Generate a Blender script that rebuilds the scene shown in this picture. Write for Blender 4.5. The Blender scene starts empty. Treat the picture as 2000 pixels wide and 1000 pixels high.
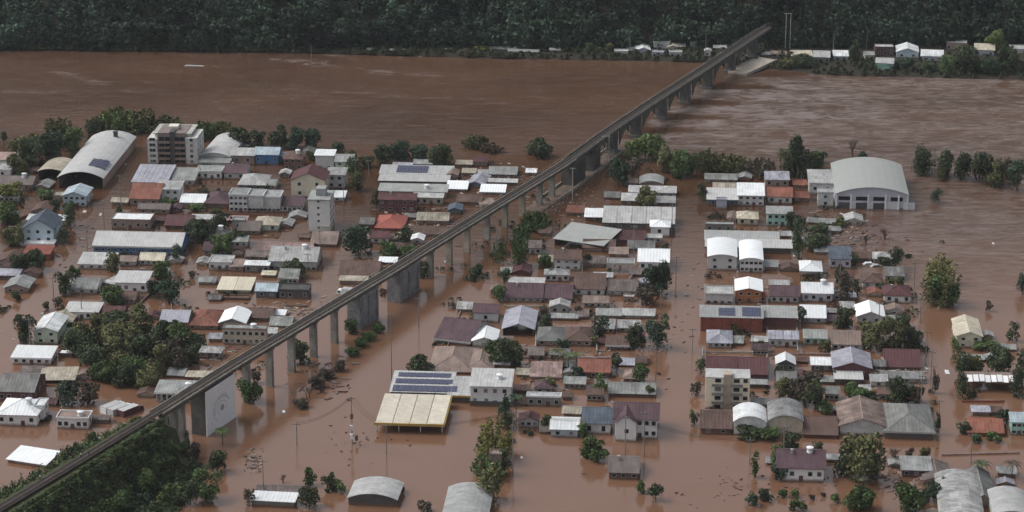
import bpy, math, random
import numpy as np
from mathutils import Vector, Matrix
R = math.radians
rng = random.Random(7)
C = bpy.context.scene.collection
SC = bpy.context.scene

# ---------------------------------------------------------------- camera, sky, sun, exposure
FOC, THETA, HCAM = 5000.0, R(18.26), 267.0          # focal length in 2000 px picture widths, pitch, height above the flood
cam_data = bpy.data.cameras.new('camera'); cam = bpy.data.objects.new('camera', cam_data); C.objects.link(cam)
cam.location = (0, 0, HCAM); cam.rotation_euler = (math.pi/2 - THETA, 0, 0)
cam_data.sensor_width = 36.0; cam_data.lens = 36.0*FOC/2000.0
cam_data.clip_start = 1.0; cam_data.clip_end = 9000.0
SC.camera = cam
SUN_EL, SUN_AZ = R(52), R(-78)
world = bpy.data.worlds.new('World'); SC.world = world; world.use_nodes = True
wn = world.node_tree.nodes; wl = world.node_tree.links; wn.clear()
sky = wn.new('ShaderNodeTexSky'); sky.sky_type = 'NISHITA'; sky.sun_disc = False
sky.sun_elevation = SUN_EL; sky.sun_rotation = SUN_AZ; sky.air_density = 1.0; sky.dust_density = 7.0; sky.ozone_density = 1.0
hs = wn.new('ShaderNodeHueSaturation'); hs.inputs['Saturation'].default_value = 0.36
bg = wn.new('ShaderNodeBackground'); bg.inputs['Strength'].default_value = 0.13
wo = wn.new('ShaderNodeOutputWorld')
wl.new(sky.outputs[0], hs.inputs['Color']); wl.new(hs.outputs[0], bg.inputs['Color']); wl.new(bg.outputs[0], wo.inputs['Surface'])
sd = bpy.data.lights.new('sun', 'SUN'); sd.energy = 0.5; sd.angle = R(25); sd.color = (1.0, 0.98, 0.95)
sun = bpy.data.objects.new('sun', sd); C.objects.link(sun)
sv = Vector((math.sin(SUN_AZ)*math.cos(SUN_EL), math.cos(SUN_AZ)*math.cos(SUN_EL), math.sin(SUN_EL)))
sun.rotation_euler = sv.to_track_quat('Z', 'Y').to_euler()
SC.view_settings.view_transform = 'Standard'; SC.view_settings.look = 'None'
SC.view_settings.exposure = 0.20; SC.view_settings.gamma = 1.0
try: SC.view_settings.use_curve_mapping = False
except Exception: pass
SC.render.engine = 'CYCLES'; SC.cycles.max_bounces = 5

# ---------------------------------------------------------------- photo point -> place
sT, cT = math.sin(THETA), math.cos(THETA)
def at(px, py, z=0.0):
    u, v = px-1000.0, 500.0-py
    dx, dy, dz = u, FOC*cT + v*sT, -FOC*sT + v*cT
    t = (z-HCAM)/dz
    return Vector((dx*t, dy*t, z))
def scale_at(px, py):
    return (FOC*sT + (py-500.0)*cT)/HCAM            # photo pixels per metre for something standing on the water there
def elev(py): return THETA + math.atan((py-500.0)/FOC)
def to_px(x, y, z=0.0):
    dz = z-HCAM; depth = y*cT - dz*sT; up = y*sT + dz*cT
    return 1000+FOC*x/depth, 500-FOC*up/depth
GRID = R(-4.2)                                      # the street grid is turned a little to the line of sight

# ---------------------------------------------------------------- materials
MATS = {}
def nodes(name):
    m = bpy.data.materials.new(name); m.use_nodes = True
    nt = m.node_tree; nt.nodes.clear()
    out = nt.nodes.new('ShaderNodeOutputMaterial'); b = nt.nodes.new('ShaderNodeBsdfPrincipled')
    nt.links.new(b.outputs[0], out.inputs[0])
    return m, nt, b
def mat(col, kind='plain', rough=0.75, dirt=0.35, spec=0.3):
    key = (tuple(round(c, 3) for c in col), kind, rough, dirt)
    if key in MATS: return MATS[key]
    m, nt, b = nodes(kind+'_surface'); N, L = nt.nodes, nt.links
    b.inputs['Roughness'].default_value = rough; b.inputs['Specular IOR Level'].default_value = spec
    tc = N.new('ShaderNodeTexCoord'); oi = N.new('ShaderNodeObjectInfo')
    add = N.new('ShaderNodeVectorMath'); add.operation = 'ADD'
    sc = N.new('ShaderNodeVectorMath'); sc.operation = 'SCALE'; sc.inputs['Scale'].default_value = 1.0
    cmb = N.new('ShaderNodeCombineXYZ'); mu = N.new('ShaderNodeMath'); mu.operation = 'MULTIPLY'; mu.inputs[1].default_value = 97.0
    L.new(oi.outputs['Random'], mu.inputs[0]); L.new(mu.outputs[0], cmb.inputs[0]); L.new(mu.outputs[0], cmb.inputs[1])
    L.new(tc.outputs['Object'], add.inputs[0]); L.new(cmb.outputs[0], add.inputs[1])
    n1 = N.new('ShaderNodeTexNoise'); n1.inputs['Scale'].default_value = 0.28; n1.inputs['Detail'].default_value = 7; n1.inputs['Roughness'].default_value = 0.68
    L.new(add.outputs[0], n1.inputs['Vector'])
    r1 = N.new('ShaderNodeMapRange'); r1.inputs[1].default_value = 0.35; r1.inputs[2].default_value = 0.7
    r1.inputs[3].default_value = 1.0+0.18*dirt; r1.inputs[4].default_value = 1.0-dirt
    L.new(n1.outputs[0], r1.inputs[0])
    rv = N.new('ShaderNodeMapRange'); rv.inputs[3].default_value = 0.86; rv.inputs[4].default_value = 1.08
    L.new(oi.outputs['Random'], rv.inputs[0])
    m1 = N.new('ShaderNodeMath'); m1.operation = 'MULTIPLY'; L.new(r1.outputs[0], m1.inputs[0]); L.new(rv.outputs[0], m1.inputs[1])
    val = m1.outputs[0]
    if kind in ('sheetx', 'sheety', 'tilex', 'tiley'):
        sep = N.new('ShaderNodeSeparateXYZ'); L.new(tc.outputs['Object'], sep.inputs[0])
        # stripes run down the slope: constant along the slope axis, so they vary with the other one
        ax = 0 if kind[-1] == 'x' else 1
        wv = N.new('ShaderNodeTexWave'); wv.wave_type = 'BANDS'; wv.bands_direction = 'X' if ax == 0 else 'Y'
        wv.inputs['Scale'].default_value = 0.32 if kind[:5] == 'sheet' else 0.9; wv.inputs['Distortion'].default_value = 0.6
        L.new(tc.outputs['Object'], wv.inputs['Vector'])
        st = N.new('ShaderNodeVectorMath'); st.operation = 'MULTIPLY'
        st.inputs[1].default_value = (2.2, 0.25, 0.25) if ax == 0 else (0.25, 2.2, 0.25)
        L.new(add.outputs[0], st.inputs[0])
        n2 = N.new('ShaderNodeTexNoise'); n2.inputs['Scale'].default_value = 1.0; n2.inputs['Detail'].default_value = 3
        L.new(st.outputs[0], n2.inputs['Vector'])
        r2 = N.new('ShaderNodeMapRange'); r2.inputs[1].default_value = 0.3; r2.inputs[2].default_value = 0.7
        r2.inputs[3].default_value = 1.0-0.55*dirt; r2.inputs[4].default_value = 1.08
        L.new(n2.outputs[0], r2.inputs[0])
        r3 = N.new('ShaderNodeMapRange'); r3.inputs[3].default_value = 0.90; r3.inputs[4].default_value = 1.04
        L.new(wv.outputs[0], r3.inputs[0])
        m2 = N.new('ShaderNodeMath'); m2.operation = 'MULTIPLY'; L.new(val, m2.inputs[0]); L.new(r2.outputs[0], m2.inputs[1])
        m3 = N.new('ShaderNodeMath'); m3.operation = 'MULTIPLY'; L.new(m2.outputs[0], m3.inputs[0]); L.new(r3.outputs[0], m3.inputs[1])
        bk = N.new('ShaderNodeTexBrick'); bk.offset = .5 if kind[:4] == 'tile' else 0.0; bk.inputs['Color1'].default_value = (1, 1, 1, 1); bk.inputs['Color2'].default_value = (.0, .0, .0, 1)
        bk.inputs['Mortar'].default_value = (.5, .5, .5, 1); bk.inputs['Scale'].default_value = 1.0; bk.inputs['Mortar Size'].default_value = .0
        bk.inputs['Brick Width'].default_value = 1.15 if ax == 0 else 2.6; bk.inputs['Row Height'].default_value = 2.6 if ax == 0 else 1.15
        L.new(add.outputs[0], bk.inputs['Vector'])
        r6 = N.new('ShaderNodeMapRange'); r6.inputs[3].default_value = 1.0-.45*dirt; r6.inputs[4].default_value = 1.0+.22*dirt
        L.new(bk.outputs[0], r6.inputs[0])
        m4 = N.new('ShaderNodeMath'); m4.operation = 'MULTIPLY'; L.new(m3.outputs[0], m4.inputs[0]); L.new(r6.outputs[0], m4.inputs[1])
        val = m4.outputs[0]
        bp = N.new('ShaderNodeBump'); bp.inputs['Strength'].default_value = 0.5; bp.inputs['Distance'].default_value = 0.06
        L.new(wv.outputs[0], bp.inputs['Height']); L.new(bp.outputs[0], b.inputs['Normal'])
    else:
        n3 = N.new('ShaderNodeTexNoise'); n3.inputs['Scale'].default_value = 1.6; n3.inputs['Detail'].default_value = 4
        L.new(add.outputs[0], n3.inputs['Vector'])
        r4 = N.new('ShaderNodeMapRange'); r4.inputs[1].default_value = 0.3; r4.inputs[2].default_value = 0.7
        r4.inputs[3].default_value = 1.0-0.4*dirt; r4.inputs[4].default_value = 1.06
        L.new(n3.outputs[0], r4.inputs[0])
        m2 = N.new('ShaderNodeMath'); m2.operation = 'MULTIPLY'; L.new(val, m2.inputs[0]); L.new(r4.outputs[0], m2.inputs[1]); val = m2.outputs[0]
        bp = N.new('ShaderNodeBump'); bp.inputs['Strength'].default_value = 0.25; bp.inputs['Distance'].default_value = 0.05
        L.new(n3.outputs[0], bp.inputs['Height']); L.new(bp.outputs[0], b.inputs['Normal'])
    mx = N.new('ShaderNodeMix'); mx.data_type = 'RGBA'; mx.blend_type = 'MULTIPLY'; mx.inputs['Factor'].default_value = 1.0
    mx.inputs['A'].default_value = (*col, 1); L.new(val, mx.inputs['B'])
    # brownish grime where the dirt noise is strong
    mg = N.new('ShaderNodeMix'); mg.data_type = 'RGBA'; mg.inputs['B'].default_value = (0.13, 0.085, 0.06, 1)
    n4 = N.new('ShaderNodeTexNoise'); n4.inputs['Scale'].default_value = 0.9; n4.inputs['Detail'].default_value = 6; n4.inputs['Roughness'].default_value = 0.7
    L.new(add.outputs[0], n4.inputs['Vector'])
    r5 = N.new('ShaderNodeMapRange'); r5.inputs[1].default_value = 0.52; r5.inputs[2].default_value = 0.78
    r5.inputs[3].default_value = 0.0; r5.inputs[4].default_value = min(0.75, dirt*1.5)
    L.new(n4.outputs[0], r5.inputs[0]); L.new(r5.outputs[0], mg.inputs['Factor'])
    L.new(mx.outputs['Result'], mg.inputs['A']); final = mg.outputs['Result']
    if kind == 'wall':      # mud left on the lowest half metre above the water
        sp = N.new('ShaderNodeSeparateXYZ'); L.new(tc.outputs['Object'], sp.inputs[0])
        ma = N.new('ShaderNodeMath'); ma.operation = 'MULTIPLY_ADD'; ma.inputs[1].default_value = -1.3; L.new(n4.outputs[0], ma.inputs[0]); L.new(sp.outputs['Z'], ma.inputs[2])
        r7 = N.new('ShaderNodeMapRange'); r7.inputs[1].default_value = -.45; r7.inputs[2].default_value = .25; r7.inputs[3].default_value = .85; r7.inputs[4].default_value = 0
        L.new(ma.outputs[0], r7.inputs[0])
        mm = N.new('ShaderNodeMix'); mm.data_type = 'RGBA'; mm.inputs['B'].default_value = (.17, .10, .065, 1); L.new(r7.outputs[0], mm.inputs['Factor']); L.new(final, mm.inputs['A']); final = mm.outputs['Result']
    L.new(final, b.inputs['Base Color'])
    MATS[key] = m
    return m
def glass():
    if 'glass' in MATS: return MATS['glass']
    m, nt, b = nodes('dark_window_glass'); b.inputs['Base Color'].default_value = (0.012, 0.014, 0.018, 1)
    b.inputs['Roughness'].default_value = 0.25; b.inputs['Specular IOR Level'].default_value = 0.35
    MATS['glass'] = m; return m
def solar_mat():
    if 'solar' in MATS: return MATS['solar']
    m, nt, b = nodes('solar_cells'); b.inputs['Roughness'].default_value = 0.45; b.inputs['Specular IOR Level'].default_value = 0.25
    tc = nt.nodes.new('ShaderNodeTexCoord'); br = nt.nodes.new('ShaderNodeTexBrick'); br.offset = 0
    br.inputs['Color1'].default_value = (0.045, 0.055, 0.11, 1); br.inputs['Color2'].default_value = (0.035, 0.045, 0.09, 1)
    br.inputs['Mortar'].default_value = (0.2, 0.2, 0.24, 1); br.inputs['Scale'].default_value = 1.0
    br.inputs['Mortar Size'].default_value = 0.03; br.inputs['Brick Width'].default_value = 0.45; br.inputs['Row Height'].default_value = 0.6
    nt.links.new(tc.outputs['Object'], br.inputs['Vector']); nt.links.new(br.outputs[0], b.inputs['Base Color'])
    MATS['solar'] = m; return m
def leafmat(col, var=0.35, nscale=0.35):
    key = ('leaf', col, nscale)
    if key in MATS: return MATS[key]
    m, nt, b = nodes('foliage'); N, L = nt.nodes, nt.links
    b.inputs['Roughness'].default_value = 0.7; b.inputs['Specular IOR Level'].default_value = 0.15
    g = N.new('ShaderNodeNewGeometry'); oi = N.new('ShaderNodeObjectInfo')
    n = N.new('ShaderNodeTexNoise'); n.inputs['Scale'].default_value = nscale; n.inputs['Detail'].default_value = 4
    L.new(g.outputs['Position'], n.inputs['Vector'])
    mr = N.new('ShaderNodeMapRange'); mr.inputs[1].default_value = 0.3; mr.inputs[2].default_value = 0.7; mr.inputs[3].default_value = 1-var; mr.inputs[4].default_value = 1+var
    L.new(n.outputs[0], mr.inputs[0])
    mr2 = N.new('ShaderNodeMapRange'); mr2.inputs[3].default_value = 0.6; mr2.inputs[4].default_value = 1.45
    L.new(g.outputs['Random Per Island'], mr2.inputs[0])
    mr3 = N.new('ShaderNodeMapRange'); mr3.inputs[3].default_value = 0.75; mr3.inputs[4].default_value = 1.25
    L.new(oi.outputs['Random'], mr3.inputs[0])
    a = N.new('ShaderNodeMath'); a.operation = 'MULTIPLY'; L.new(mr.outputs[0], a.inputs[0]); L.new(mr2.outputs[0], a.inputs[1])
    a2 = N.new('ShaderNodeMath'); a2.operation = 'MULTIPLY'; L.new(a.outputs[0], a2.inputs[0]); L.new(mr3.outputs[0], a2.inputs[1])
    hv = N.new('ShaderNodeHueSaturation'); hv.inputs['Color'].default_value = (*col, 1)
    L.new(a2.outputs[0], hv.inputs['Value'])
    hr = N.new('ShaderNodeMapRange'); hr.inputs[3].default_value = 0.47; hr.inputs[4].default_value = 0.53
    L.new(n.outputs[0], hr.inputs[0]); L.new(hr.outputs[0], hv.inputs['Hue'])
    L.new(hv.outputs[0], b.inputs['Base Color'])
    MATS[key] = m; return m

COL = dict(W=(.80, .84, .86), w=(.50, .51, .51), G=(.36, .375, .375), g=(.21, .215, .21), k=(.09, .09, .09), M=(.115, .05, .055),
    P=(.115, .07, .085), B=(.15, .095, .08), T=(.30, .12, .085), C=(.62, .58, .46), L=(.46, .56, .62), V=(.42, .43, .50), U=(.05, .16, .34),
    E=(.30, .52, .45), Y=(.55, .33, .05), R=(.24, .075, .055), S=(.42, .13, .10), b=(.46, .42, .34), K=(.42, .30, .28), D=(.10, .13, .17),
    N=(.45, .55, .45), O=(.38, .16, .07), n=(.30, .23, .20), q=(.34, .36, .35), Z=(.20, .17, .16))

# ---------------------------------------------------------------- mesh helpers
class MB:
    def __init__(s): s.v = []; s.f = []; s.mi = []; s.m = 0
    def box(s, x0, x1, y0, y1, z0, z1):
        i = len(s.v); s.v += [(x0,y0,z0),(x1,y0,z0),(x1,y1,z0),(x0,y1,z0),(x0,y0,z1),(x1,y0,z1),(x1,y1,z1),(x0,y1,z1)]
        s.f += [(i,i+3,i+2,i+1),(i+4,i+5,i+6,i+7),(i,i+1,i+5,i+4),(i+1,i+2,i+6,i+5),(i+2,i+3,i+7,i+6),(i+3,i,i+4,i+7)]
        s.mi += [s.m]*6; return s
    def ext(s, prof, axis, a0, a1):
        """closed outline (list of (p, z)) pushed along an axis: axis 'x' -> outline in yz, axis 'y' -> outline in xz"""
        i = len(s.v); n = len(prof)
        for a in (a0, a1):
            for p, z in prof: s.v.append((a, p, z) if axis == 'x' else (p, a, z))
        for k in range(n):
            j = (k+1) % n; s.f.append((i+k, i+j, i+n+j, i+n+k))
        s.f.append(tuple(i+k for k in reversed(range(n)))); s.f.append(tuple(i+n+k for k in range(n)))
        s.mi += [s.m]*(n+2); return s
    def tube(s, p0, p1, r, n=6, r1=None):
        p0, p1 = Vector(p0), Vector(p1); d = (p1-p0); q = d.to_track_quat('Z', 'Y'); i = len(s.v); r1 = r if r1 is None else r1
        for p, rr in ((p0, r), (p1, r1)):
            for k in range(n):
                a = 2*math.pi*k/n; s.v.append(tuple(p + q @ Vector((rr*math.cos(a), rr*math.sin(a), 0))))
        for k in range(n):
            j = (k+1) % n; s.f.append((i+k, i+j, i+n+j, i+n+k))
        s.f.append(tuple(i+k for k in reversed(range(n)))); s.f.append(tuple(i+n+k for k in range(n)))
        s.mi += [s.m]*(n+2); return s
    def poly(s, pts):
        i = len(s.v); s.v += [tuple(p) for p in pts]; s.f.append(tuple(range(i, i+len(pts)))); s.mi.append(s.m); return s
    def mesh(s, name, *mats):
        me = bpy.data.meshes.new(name); me.from_pydata(s.v, [], s.f)
        for m in mats: me.materials.append(m)
        if any(s.mi): me.polygons.foreach_set('material_index', s.mi)
        me.update()
        bm_fix(me); return me
def bm_fix(me):
    import bmesh
    bm = bmesh.new(); bm.from_mesh(me); bmesh.ops.recalc_face_normals(bm, faces=bm.faces); bm.to_mesh(me); bm.free()
def link(name, me, parent=None, loc=(0, 0, 0), rot=None, **props):
    o = bpy.data.objects.new(name, me); C.objects.link(o); o.location = loc
    if rot is not None: o.rotation_euler = rot if hasattr(rot, '__len__') else (0, 0, rot)
    if parent is not None: o.parent = parent
    for k, v in props.items(): o[k] = v
    return o
LABELS = {}
def thing(name, label, cat, loc, rz=0.0, group=None):
    o = link(name, None, None, loc, rz); o['label'] = label; o['category'] = cat
    if group: o['group'] = group
    LABELS[label] = LABELS.get(label, 0)+1
    return o

# ---------------------------------------------------------------- windows and doors (shared meshes)
WIN = {}
def window_meshes(w, h, fcol):
    key = (round(w, 1), round(h, 1), fcol)
    if key not in WIN:
        w, h = key[:2]; t = 0.09; b = MB()
        b.box(-w/2, -w/2+t, -.05, .03, 0, h).box(w/2-t, w/2, -.05, .03, 0, h)
        b.box(-w/2+t, w/2-t, -.05, .03, 0, t).box(-w/2+t, w/2-t, -.05, .03, h-t, h)
        p = MB(); p.box(-w/2+t, w/2-t, -.015, .02, t, h-t)
        WIN[key] = (b.mesh('window', mat(COL[fcol], 'plain', .6, .15)), p.mesh('pane', glass()))
    return WIN[key]
def window(parent, x, y, z, w, h, rz=0.0, fcol='w'):
    a, b = window_meshes(w, h, fcol)
    f = link('window', a, parent, (x, y, z), rz)
    k = rng.random()
    if k > .72:
        key = (b.name, k > .88)
        if key not in WIN:
            c = b.copy(); c.materials.clear(); c.materials.append(mat((.20, .20, .19) if k > .88 else (.07, .075, .08), 'plain', .5, .2)); WIN[key] = c
        b = WIN[key]
    link('pane', b, f)
DOOR = {}
def door(parent, x, y, z, w, h, rz=0.0, c='k'):
    k = (round(w, 1), round(h, 1), c)
    if k not in DOOR:
        b = MB().box(-w/2, w/2, -.04, .03, 0, h); DOOR[k] = b.mesh('door', mat(COL[c], 'plain', .6, .2))
    link('door', DOOR[k], parent, (x, y, z), rz)

# ---------------------------------------------------------------- buildings
BLD = []        # (x0, x1, ytop, ybase, ref) in photo pixels, used to word the tree labels
PITCH = dict(gx=R(20), gf=R(19), hip=R(21), shed=R(6), flat=0, arc=0, shedf=R(-5))
def arcprof(W, rise, n=10):
    Rr = (W*W/4+rise*rise)/(2*rise); a0 = math.asin(min(1, W/2/Rr))
    return [(Rr*math.sin(-a0+2*a0*k/n), rise-Rr+Rr*math.cos(-a0+2*a0*k/n)) for k in range(n+1)]
def H(x, y, w, h, rv, roof, rc, wc, label, n=None, name='house', cat='house', rot=0.0, rise=None, pan=1, tank=False, solar=None,
      open_front=False, posts=False, storeys=None, dirt=.35, ov=.45, wdirt=.35, fascia=None, z0=0.0, side=True, sheet='sheet', chim=False, wfc='w', group=None, winh=None):
    s = scale_at(x, y); E = elev(y); p = at(x, y, 0)
    W = w/s; Hh = h/(s*cT); p.z = z0
    pitch = PITCH[roof]
    if roof in ('gx', 'hip'): D = 2*rv/(s*(math.sin(E)+math.tan(pitch)*math.cos(E)))
    elif roof == 'shed': D = rv/(s*(math.sin(E)+math.tan(pitch)*math.cos(E)))
    else: D = rv/(s*math.sin(E))
    D = max(D, 2.5)
    o = thing(name, label, cat, p, GRID+R(rot), group)
    BLD.append((x-w/2, x+w/2, y-h-rv, y, label))
    zb = -1.5 - (z0 if z0 else 0)
    wallm = mat(tuple(min(.82, c*1.28) for c in COL[wc]), 'wall', .85, wdirt)
    tank = tank or (W > 6.5 and Hh > 2 and roof in ('gx', 'hip', 'shed', 'flat') and rng.random() < .10)
    th = .14
    if rise is None: rise = {'gx': D/2*math.tan(pitch), 'gf': W/2*math.tan(pitch), 'hip': min(W, D)/2*math.tan(pitch), 'shed': D*math.tan(pitch), 'arc': W*.13, 'flat': 0, 'shedf': -.3}[roof]
    rm = mat(COL[rc], sheet+('y' if roof in ('gf', 'arc') else 'x'), .62, dirt, .25)
    def zroof(xx, yy):
        if roof == 'gx': return Hh + rise*(1-abs(yy-D/2)/(D/2))
        if roof == 'gf': return Hh + rise*(1-abs(xx)/(W/2))
        if roof in ('shed', 'shedf'): return Hh + rise*yy/D
        if roof == 'hip':
            m = min(W, D)/2; return Hh + rise*min(1, min(W/2-abs(xx), D/2-abs(yy-D/2))/m)
        if roof == 'arc': return Hh + rise*math.sqrt(max(0, 1-(xx/(W/2))**2*.8))
        return Hh
    # walls
    b = MB()
    if roof in ('gx', 'shed', 'shedf'):
        prof = [(0, zb), (0, Hh), (D/2, Hh+rise), (D, Hh), (D, zb)] if roof == 'gx' else [(0, zb), (0, Hh), (D, Hh+rise), (D, zb)]
        ax = 'x'; a0, a1 = -W/2, W/2
    elif roof in ('gf', 'arc'):
        top = [(-W/2, Hh), (0, Hh+rise), (W/2, Hh)] if roof == 'gf' else [(q, Hh+z) for q, z in arcprof(W, rise)]
        prof = [(-W/2, zb)] + top + [(W/2, zb)]; ax = 'y'; a0, a1 = 0, D
    else:
        prof = [(0, zb), (0, Hh), (D, Hh), (D, zb)]; ax = 'x'; a0, a1 = -W/2, W/2
    fw = max(.9, Hh*.25)
    if posts:
        for xx in np.linspace(-W/2+.3, W/2-.3, max(2, int(W/5)+1)):
            for yy in (.3, D-.3):
                link('post', MB().box(-.14, .14, -.14, .14, zb, Hh-.05).mesh('post', wallm), o, (float(xx), yy, 0))
        b.box(-W/2, W/2, .02, D-.02, Hh-.35, Hh-.01)
        link('roof_beam', b.mesh('roof_beam', wallm), o)
    elif open_front:
        b.box(-W/2, -W/2+.25, 0, D, zb, Hh-.01).box(W/2-.25, W/2, 0, D, zb, Hh-.01).box(-W/2+.25, W/2-.25, D-.25, D, zb, Hh-.01)
        link('wall', b.mesh('wall', wallm), o)
    else:
        b.ext(prof, ax, a0, a1); link('wall', b.mesh('wall', wallm), o)
    # roof
    k = 0.02
    if roof == 'flat':
        r = MB().box(-W/2-.15, W/2+.15, -.15, D+.15, Hh+k, Hh+.22); link('roof', r.mesh('roof', rm), o)
        e = MB(); t = .18; zt = Hh+.55
        e.box(-W/2-.17, W/2+.17, -.17, -.17+t, Hh+.05, zt).box(-W/2-.17, W/2+.17, D+.17-t, D+.17, Hh+.05, zt)
        e.box(-W/2-.17, -W/2-.17+t, -.17+t, D+.17-t, Hh+.05, zt).box(W/2+.17-t, W/2+.17, -.17+t, D+.17-t, Hh+.05, zt)
        link('parapet', e.mesh('parapet', mat(COL[fascia or wc], 'plain', .8, .25)), o)
    elif roof == 'hip':
        m = min(W, D)/2; w2, d0, d1 = W/2+ov, -ov, D+ov; sl = rise/m; ze = Hh-ov*sl+k; zr = Hh+rise+k
        if W >= D: r0, r1 = (-W/2+m, D/2, zr), (W/2-m, D/2, zr)
        else: r0, r1 = (0, m, zr), (0, D-m, zr)
        A, B_, Cc, Dd = (-w2, d0, ze), (w2, d0, ze), (w2, d1, ze), (-w2, d1, ze)
        r = MB()
        if W >= D: r.poly([A, B_, r1, r0]); r.poly([B_, Cc, r1]); r.poly([Cc, Dd, r0, r1]); r.poly([Dd, A, r0])
        else: r.poly([A, B_, r0]); r.poly([B_, Cc, r1, r0]); r.poly([Cc, Dd, r1]); r.poly([Dd, A, r0, r1])
        dn = lambda q: (q[0], q[1], q[2]-th)
        for q0, q1 in ((A, B_), (B_, Cc), (Cc, Dd), (Dd, A)): r.poly([q0, dn(q0), dn(q1), q1])
        r.poly([dn(Dd), dn(Cc), dn(B_), dn(A)])
        rf = link('roof', r.mesh('roof', rm), o)
        c = MB(); c.tube(Vector(r0)+Vector((0, 0, .03)), Vector(r1)+Vector((0, 0, .03)), .12, 5)
        for q, rr in ((A, r0), (B_, r1 if W >= D else r0), (Cc, r1), (Dd, r0 if W >= D else r1)): c.tube(q, Vector(rr)+Vector((0, 0, .03)), .09, 4)
        link('ridge_cap', c.mesh('ridge_cap', mat(tuple(min(.8, a*1.25) for a in COL[rc]), 'plain', .8, .3)), o)
    else:
        if roof == 'gx':
            sl = rise/(D/2); top = [(-ov, Hh-ov*sl), (D/2, Hh+rise), (D+ov, Hh-ov*sl)]
        elif roof in ('shed', 'shedf'):
            sl = rise/D; top = [(-ov, Hh-ov*sl), (D+ov, Hh+rise+ov*sl)]
        elif roof == 'gf':
            sl = rise/(W/2); top = [(-W/2-ov, Hh-ov*sl), (0, Hh+rise), (W/2+ov, Hh-ov*sl)]
        else: top = [(q*(1+ov*.6/W*2), Hh+z) for q, z in arcprof(W, rise)]
        prof = [(q, z+k) for q, z in top] + [(q, z+k+th) for q, z in reversed(top)]
        L0, L1 = (a0-ov, a1+ov) if ax == 'x' else (-ov, D+ov)
        if pan > 1:
            cuts = np.linspace(L0, L1, pan+1); me = None
            Lw = (L1-L0)/pan-.12
            me = MB().ext(prof, ax, 0, Lw).mesh('roof_panel', rm)
            for q in range(pan):
                c0 = float(cuts[q])+.06
                link('roof_panel', me, o, (c0, 0, .012*(q % 2)) if ax == 'x' else (0, c0, .012*(q % 2)))
            sm = MB()
            for q in range(1, pan):
                c0 = float(cuts[q])
                pr = [(a, z-.09) for a, z in prof[:len(top)]] + [(a, z+.07) for a, z in prof[len(top):]]
                sm.ext([(a, z) for a, z in pr], ax, c0-.045, c0+.045)
            link('roof_seam', sm.mesh('roof_seam', mat(COL['g'], 'plain', .8, .3)), o)
        else:
            link('roof', MB().ext(prof, ax, L0, L1).mesh('roof', rm), o)
        if roof in ('gx', 'gf') and w > 24:
            zz = Hh+rise+th+k
            c = MB()
            if ax == 'x': c.tube((L0, D/2, zz-.04), (L1, D/2, zz-.04), .13, 5)
            else: c.tube((0, L0, zz-.04), (0, L1, zz-.04), .13, 5)
            link('ridge_cap', c.mesh('ridge_cap', mat(tuple(min(.8, a*1.2) for a in COL[rc]), 'plain', .8, .3)), o)
    if fascia and roof != 'flat':
        link('fascia', MB().box(-W/2-ov-.03, W/2+ov+.03, -ov-.10, -ov-.02, Hh-.45-ov*.0, Hh+.12).mesh('fascia', mat(COL[fascia], 'plain', .7, .15)), o)
    # windows
    if not posts and not open_front:
        st = storeys or max(1, int(round(Hh/3.0)))
        hs_ = Hh/st
        wh = winh or min(1.3, hs_*.48); ww = 1.25
        nn = n if n is not None else max(1, int(W/3.4))
        if wh > .45 and nn > 0:
            for f in range(st):
                zz = f*hs_ + (hs_-wh)*.55 if hs_ > 1.9 else max(.15, (hs_-wh)*.5)
                for i in range(nn):
                    xx = -W/2 + W*(i+.5)/nn + rng.uniform(-.25, .25)*(W/nn > 2.4)
                    if f == 0 and i == nn//2 and Hh > 2.2 and nn > 2:
                        door(o, xx, -.02, -1.0, 1.1, min(2.6, 1.0+hs_*.72), 0, rng.choice('kBM'))
                    else: window(o, xx, -.02, zz, ww if nn > 1 or W > 3 else .9, wh, 0, wfc)
                if side:
                    ns = min(4, int(D/4.5)); sx = 1 if x < 1360 else -1
                    for i in range(ns):
                        window(o, sx*(W/2+.02), D*(i+.5)/ns, zz, ww, wh, R(90)*sx, wfc)
    if tank:
        tx, ty = W*.2, D*.45; zz = zroof(tx, ty)-.1
        t_ = MB().tube((0, 0, 0), (0, 0, .35), .85, 10).tube((0, 0, .35), (0, 0, 1.5), .75, 10, .95).tube((0, 0, 1.5), (0, 0, 1.75), 1.0, 10, .3)
        link('water_tank', t_.mesh('water_tank', mat(COL['W'], 'plain', .5, .1)), o, (tx, ty, zz))
    if chim:
        link('chimney', MB().box(-.3, .3, -.3, .3, 0, 1.5).box(-.38, .38, -.38, .38, 1.5, 1.62).mesh('chimney', mat(COL['w'], 'plain', .8, .3)), o, (-W*.2, D*.4, zroof(-W*.2, D*.4)-.4))
    for u0, u1, v0, v1, nc, nr in ([solar] if isinstance(solar, tuple) else solar or []):      # fractions of the width and of the visible roof depth
        dd = D/2 if roof == 'gx' else D
        pw, pl = (u1-u0)*W/nc, (v1-v0)*dd/nr
        me = MB().box(.05, pw-.05, .05, pl-.05, 0, .07).mesh('solar_panel', solar_mat())
        for r_ in range(nr):
            for c_ in range(nc):
                xx = -W/2+u0*W+c_*pw; yy = v0*dd+r_*pl; za = zroof(xx, yy); zb2 = zroof(xx, yy+pl); zx = zroof(xx+pw, yy)
                link('solar_panel', me, o, (xx, yy, za+th+.12), (math.atan2(zb2-za, pl), -math.atan2(zx-za, pw), 0))
    return o, W, D, Hh, zroof, s
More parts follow.
